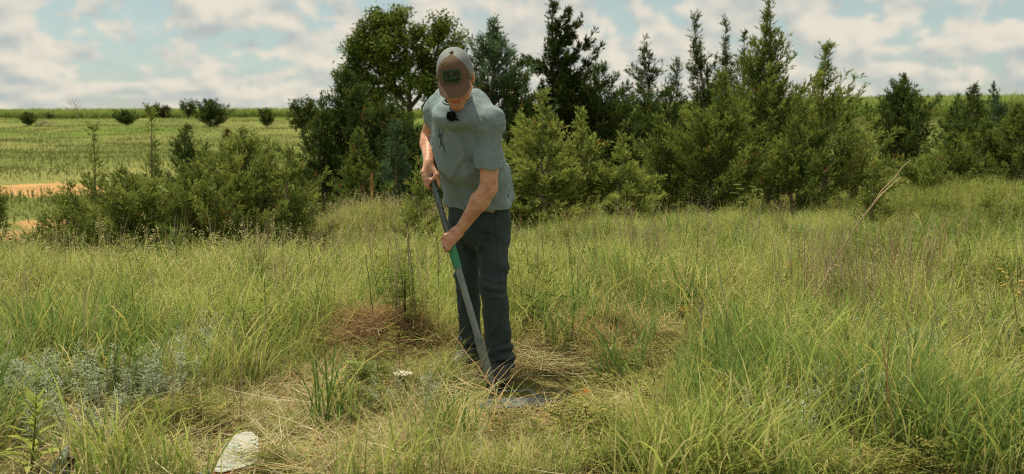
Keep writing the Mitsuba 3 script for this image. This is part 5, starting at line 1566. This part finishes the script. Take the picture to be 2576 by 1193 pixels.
stalk([b, P(2056, 668, b[1]), P(2049, 640, b[1]), P(2047, 618, b[1])], 0.0046, 'whitish broken stalk left of the dead stem clump', 64, [(0.4, (0.5, 0, 0.8), 0.1), (0.5, (-0.5, 0, 0.6), 0.09)], ((196, 198, 184), (222, 222, 210)))
b = gpix(1765, 905)
stalk([b, P(1762, 830, b[1]), P(1766, 775, b[1]), P(1768, 742, b[1])], 0.0045, 'grey bare stalk standing upright in the hay', 65, [(0.75, (0.2, 0, 1), 0.05)], ((126, 118, 104), (164, 156, 140)))
b = gpix(1046, 880)
stalk([b, P(1044, 760, b[1]), P(1032, 640, b[1]), P(1022, 560, b[1])], 0.0042, 'tall grey stalk left of the man\'s legs, behind the thatch mound', 66, [(0.55, (0.5, 0, 0.9), 0.16)], ((132, 122, 100), (170, 158, 130)))
b = gpix(944, 860)
stalk([b, P(932, 740, b[1]), P(920, 640, b[1])], 0.0040, 'greyish stalk above the thatch mound', 67, [], ((116, 116, 84), (150, 148, 108)))
b = gpix(800, 860)
stalk([b, P(790, 740, b[1]), P(778, 640, b[1]), P(782, 585, b[1])], 0.0042, 'brown stalk left of the thatch mound, tallest of the left meadow', 68, [(0.5, (0.4, 0, 0.9), 0.2)], ((120, 98, 72), (158, 134, 102)))
b = gpix(722, 900)
stalk([b, P(730, 850, b[1]), P(745, 800, b[1])], 0.0045, 'dark bushy topped dead weed stalk left of the thatch mound', 69, [(0.6, (-0.4, 0, 0.9), 0.08), (0.7, (0.6, 0, 0.8), 0.08), (0.8, (0.1, 0, 1), 0.08), (0.85, (-0.2, 0.2, 1), 0.06)], ((96, 84, 66), (128, 112, 90)), heads=40)
b = gpix(1065, 800)
stalk([b, P(1080, 720, b[1]), P(1102, 660, b[1]), P(1130, 615, b[1] + 0.1)], 0.0038, 'pale curved stalk behind the man\'s lower hand', 70, [], ((180, 164, 128), (206, 192, 156)))
b = gpix(1310, 690)
stalk([b, P(1330, 640, b[1]), P(1352, 590, b[1]), P(1372, 540, b[1])], 0.0038, 'pale thin stalk leaning right of the man\'s trousers', 71, [], ((180, 168, 128), (206, 194, 156)))


def seed_stalk():
    rng = np.random.default_rng(81)
    k = key('golden_seed_stalk')
    base = plane(2578, 1010, 0.0); base[2] = float(height(base[0], base[1]))
    top = P(2540, 684, base[1])
    mid = P(2562, 800, base[1])
    st, mb = MB(), MB()
    t = np.linspace(0, 1, 12)[:, None]
    q = (1 - t) ** 2 * base + 2 * t * (1 - t) * mid + t * t * top
    st.add(*tube(q, np.linspace(0.003, 0.0014, 12), 5), C(156, 146, 88))
    for i in range(16):
        s = 0.72 + 0.28 * i / 15
        o = (1 - s) ** 2 * base + 2 * s * (1 - s) * mid + s * s * top
        d = norm([rng.normal(0, 0.7), rng.normal(0, 0.7), 0.35])
        e = o + d * 0.035
        st.add(*tube(np.array([o, e]), [0.0009, 0.0007], 3, False), C(156, 146, 88))
        m = trimesh.creation.icosphere(1, 1.0)
        z = norm(d + [0, 0, -0.5]); x = norm(np.cross(z, [0.3, 1, 0])); y = np.cross(z, x)
        mb.add((m.vertices * [0.0042, 0.0030, 0.017]) @ np.stack([x, y, z], 0) + e + z * 0.014, m.faces, C(206, 182, 106) * rng.uniform(0.85, 1.1))
    scene[k + '__stem'] = st.ply('mat_straw')
    scene[k + '__seed_head'] = mb.ply('mat_straw', smooth=True)
    labels[k + '__seed_head'] = {'label': 'golden spikelets', 'kind': 'stuff'}
    tag(k, 'golden seed head of tall grass at the right edge of the picture', 'grass')


seed_stalk()


# ------------------------------------------------------------------ stake, ribbon
y = 15.55
s0, s1 = at_base(933, y), P(933, 437, y)
st = trimesh.creation.box([0.036, 0.022, float(s1[2] - s0[2]) + 0.1])
st.apply_translation([s0[0], y, (s0[2] + s1[2]) / 2 - 0.05])
scene['mat_stake'] = {'type': 'diffuse', 'reflectance': proc(lambda p, n, uv: mx(C(166, 132, 82), C(132, 102, 62), fb(p.x * 60, p.y * 60, p.z * 8, 3)))}
scene['wooden_stake'] = mikit.ply(st, 'mat_stake')
tag('wooden_stake', 'thin wooden stake standing before the dark cedars left of the man', 'stake')
scene['mat_ribbon'] = {'type': 'principledthin', 'base_color': {'type': 'rgb', 'value': C(70, 168, 124).tolist()}, 'roughness': 0.4, 'diff_trans': 0.7}
y = 12.9
t = np.linspace(0, 1, 10)
c = np.stack([P(1060 + 3.5 * a, 366 + 40 * a, y) + [0, 0.01 * math.sin(6 * a), 0] for a in t])
w = 0.011 * (1 - 0.6 * t)
rv = np.concatenate([c - np.stack([w, 0 * w, 0 * w], 1), c + np.stack([w, 0.4 * w, 0 * w], 1)])
rf = np.array([[i, i + 1, i + 11] for i in range(9)] + [[i, i + 11, i + 10] for i in range(9)])
scene['plastic_ribbon'] = mikit.ply(trimesh.Trimesh(rv, rf, process=False), 'mat_ribbon', smooth=True)
tag('plastic_ribbon', 'strip of green plastic ribbon hanging by the cedar behind the man\'s forearm', 'ribbon')


# ------------------------------------------------------------------ digging tools lying at the lower left
def shovel():
    from shapely.geometry import Polygon
    k = key('shovel_head')
    px = [(540, 1186), (541, 1160), (552, 1132), (568, 1112), (592, 1098), (616, 1091), (634, 1090), (650, 1101), (652, 1126), (648, 1149), (626, 1161), (592, 1172), (562, 1187)]
    pl = np.array([plane(u, v, 0.075) for u, v in px])
    c = pl.mean(0)
    poly = Polygon(pl[:, :2])
    def slab(pg, z0, th, name, bs):
        m = trimesh.creation.extrude_polygon(pg, th, engine='earcut').subdivide_to_size(0.03)
        v = m.vertices.copy()
        q = v[:, :2] - c[:2]
        rr = (q ** 2).sum(1)
        crease = 0.0012 * np.sin(q[:, 0] * 38 + q[:, 1] * 17) + 0.003 * (meshkit.fbm(np.stack([v[:, 0] * 22, v[:, 1] * 22, 0 * rr], -1), 3, 5) - 0.5)
        v[:, 2] += z0 + 0.25 * rr + crease + 0.02 * q[:, 1] - 0.05 * q[:, 0]
        scene[name] = mikit.ply(trimesh.Trimesh(v, m.faces, process=False), bs, smooth=35)
    scene['mat_pale_blade'] = {'type': 'principled', 'base_color': proc(lambda p, n, uv: mx(mx(C(172, 168, 158), C(150, 156, 152), fb(p.x * 12, p.y * 12, 0, 2)), C(122, 142, 142), sst(0.58, 0.72, fb(p.x * 22 + 7, p.y * 12, 0, 2)) * 0.5)), 'roughness': 0.5, 'specular': 0.4}
    slab(poly, 0.058, 0.003, k + '__face', 'mat_pale_blade'); labels[k + '__face'] = {'label': 'whitish worn face of the blade'}
    slab(poly.buffer(0.009).simplify(0.003), 0.048, 0.005, k + '__rim', 'mat_rust'); labels[k + '__rim'] = {'label': 'rusty brown rim showing round the blade'}
    a, b_ = plane(556, 1178, 0.066), plane(500, 1204, 0.03)
    t = np.linspace(0, 1, 8)
    scene[k + '__socket'] = mikit.ply(trimesh.Trimesh(*tube(a + (b_ - a) * t[:, None], np.linspace(0.011, 0.018, 8), 12), process=False), 'mat_steel', smooth=40)
    tag(k, 'white faced shovel blade with a rusty rim lying in the straw at the lower left', 'shovel')


shovel()


def spade():
    k = key('spade_head')
    pts = np.array([plane(170, 1126, 0.10), plane(162, 1140, 0.095), plane(154, 1160, 0.085), plane(142, 1180, 0.06), plane(128, 1202, 0.035)])
    from scipy.interpolate import CubicSpline
    t = np.linspace(0, 1, 20)
    q = CubicSpline(np.linspace(0, 1, 5), pts)(t)
    scene['mat_greysteel'] = {'type': 'principled', 'base_color': proc(lambda p, n, uv: mx(C(98, 108, 108), C(132, 138, 134), fb(p.x * 40, p.y * 40, p.z * 40, 3))), 'roughness': 0.5, 'metallic': 0.3}
    scene[k + '__socket'] = mikit.ply(trimesh.Trimesh(*tube(q, np.interp(t, [0, 0.3, 1], [0.006, 0.015, 0.022]), 14), process=False), 'mat_greysteel', smooth=40)
    from shapely.geometry import Polygon
    pl = np.array([plane(u, v, 0.045) for u, v in [(100, 1206), (112, 1194), (132, 1188), (148, 1178), (168, 1172), (185, 1164), (186, 1170), (174, 1188), (160, 1206)]])
    m = trimesh.creation.extrude_polygon(Polygon(pl[:, :2]), 0.004, engine='earcut').subdivide_to_size(0.012)
    c = pl.mean(0); v = m.vertices.copy()
    v[:, 2] += 0.03 + 3.0 * ((v[:, 0] - c[0]) ** 2) + 0.25 * (v[:, 1] - c[1])
    scene[k + '__blade'] = mikit.ply(trimesh.Trimesh(v, m.faces, process=False), 'mat_greysteel', smooth=35)
    import manifold3d
    def block(c, s, rz):
        h = manifold3d.Manifold.batch_hull([manifold3d.Manifold.sphere(0.003, 10).translate((x, y_, z)) for x in (-s[0], s[0]) for y_ in (-s[1], s[1]) for z in (-s[2], s[2])]).rotate((0, 25, rz)).translate(tuple(float(x) for x in c))
        mm = h.to_mesh(); return trimesh.Trimesh(mm.vert_properties[:, :3], mm.tri_verts, process=False)
    scene['mat_black_rubber'] = {'type': 'principled', 'base_color': {'type': 'rgb', 'value': [0.012, 0.014, 0.017]}, 'roughness': 0.6}
    scene[k + '__foot_rest'] = mikit.ply(block(plane(177, 1160, 0.065), (0.011, 0.013, 0.013), 30), 'mat_black_rubber', smooth=30)
    scene[key(k + '__foot_rest')] = mikit.ply(block(plane(103, 1190, 0.03), (0.009, 0.012, 0.012), 20), 'mat_black_rubber', smooth=30)
    labels[k + '__foot_rest'] = {'label': 'black square block beside the socket'}
    tag(k, 'grey steel tool head with a black block lying in the bottom left corner', 'digging tool')


spade()

# ------------------------------------------------------------------ the brown thatch mound beside the cleared ground
THATCH = [(5, (150, 124, 92), (174, 148, 112)), (4, (168, 142, 104), (194, 168, 126)), (1, (110, 78, 52), (134, 98, 68)), (1, (186, 160, 116), (206, 184, 140))]
thatch = proto('thatch', [blades(np.random.default_rng(700 + i), 110, 0.14, (0.12, 0.30), (0.0026, 0.0046), THATCH, tilt=(0.9, 1.6), bend=(-0.2, 0.8), segs=4, z0=0.07)[0] for i in range(4)], 'mat_straw')
r_ = np.random.default_rng(71)
mp = r_.normal(size=(75, 2)) * [0.20, 0.15] + [-0.72, 6.62]
scatter('brown_thatch', thatch, mp, r_, (0.8, 1.15), 'mound of brown matted dead grass left of the man', 'thatch', tilt=14)
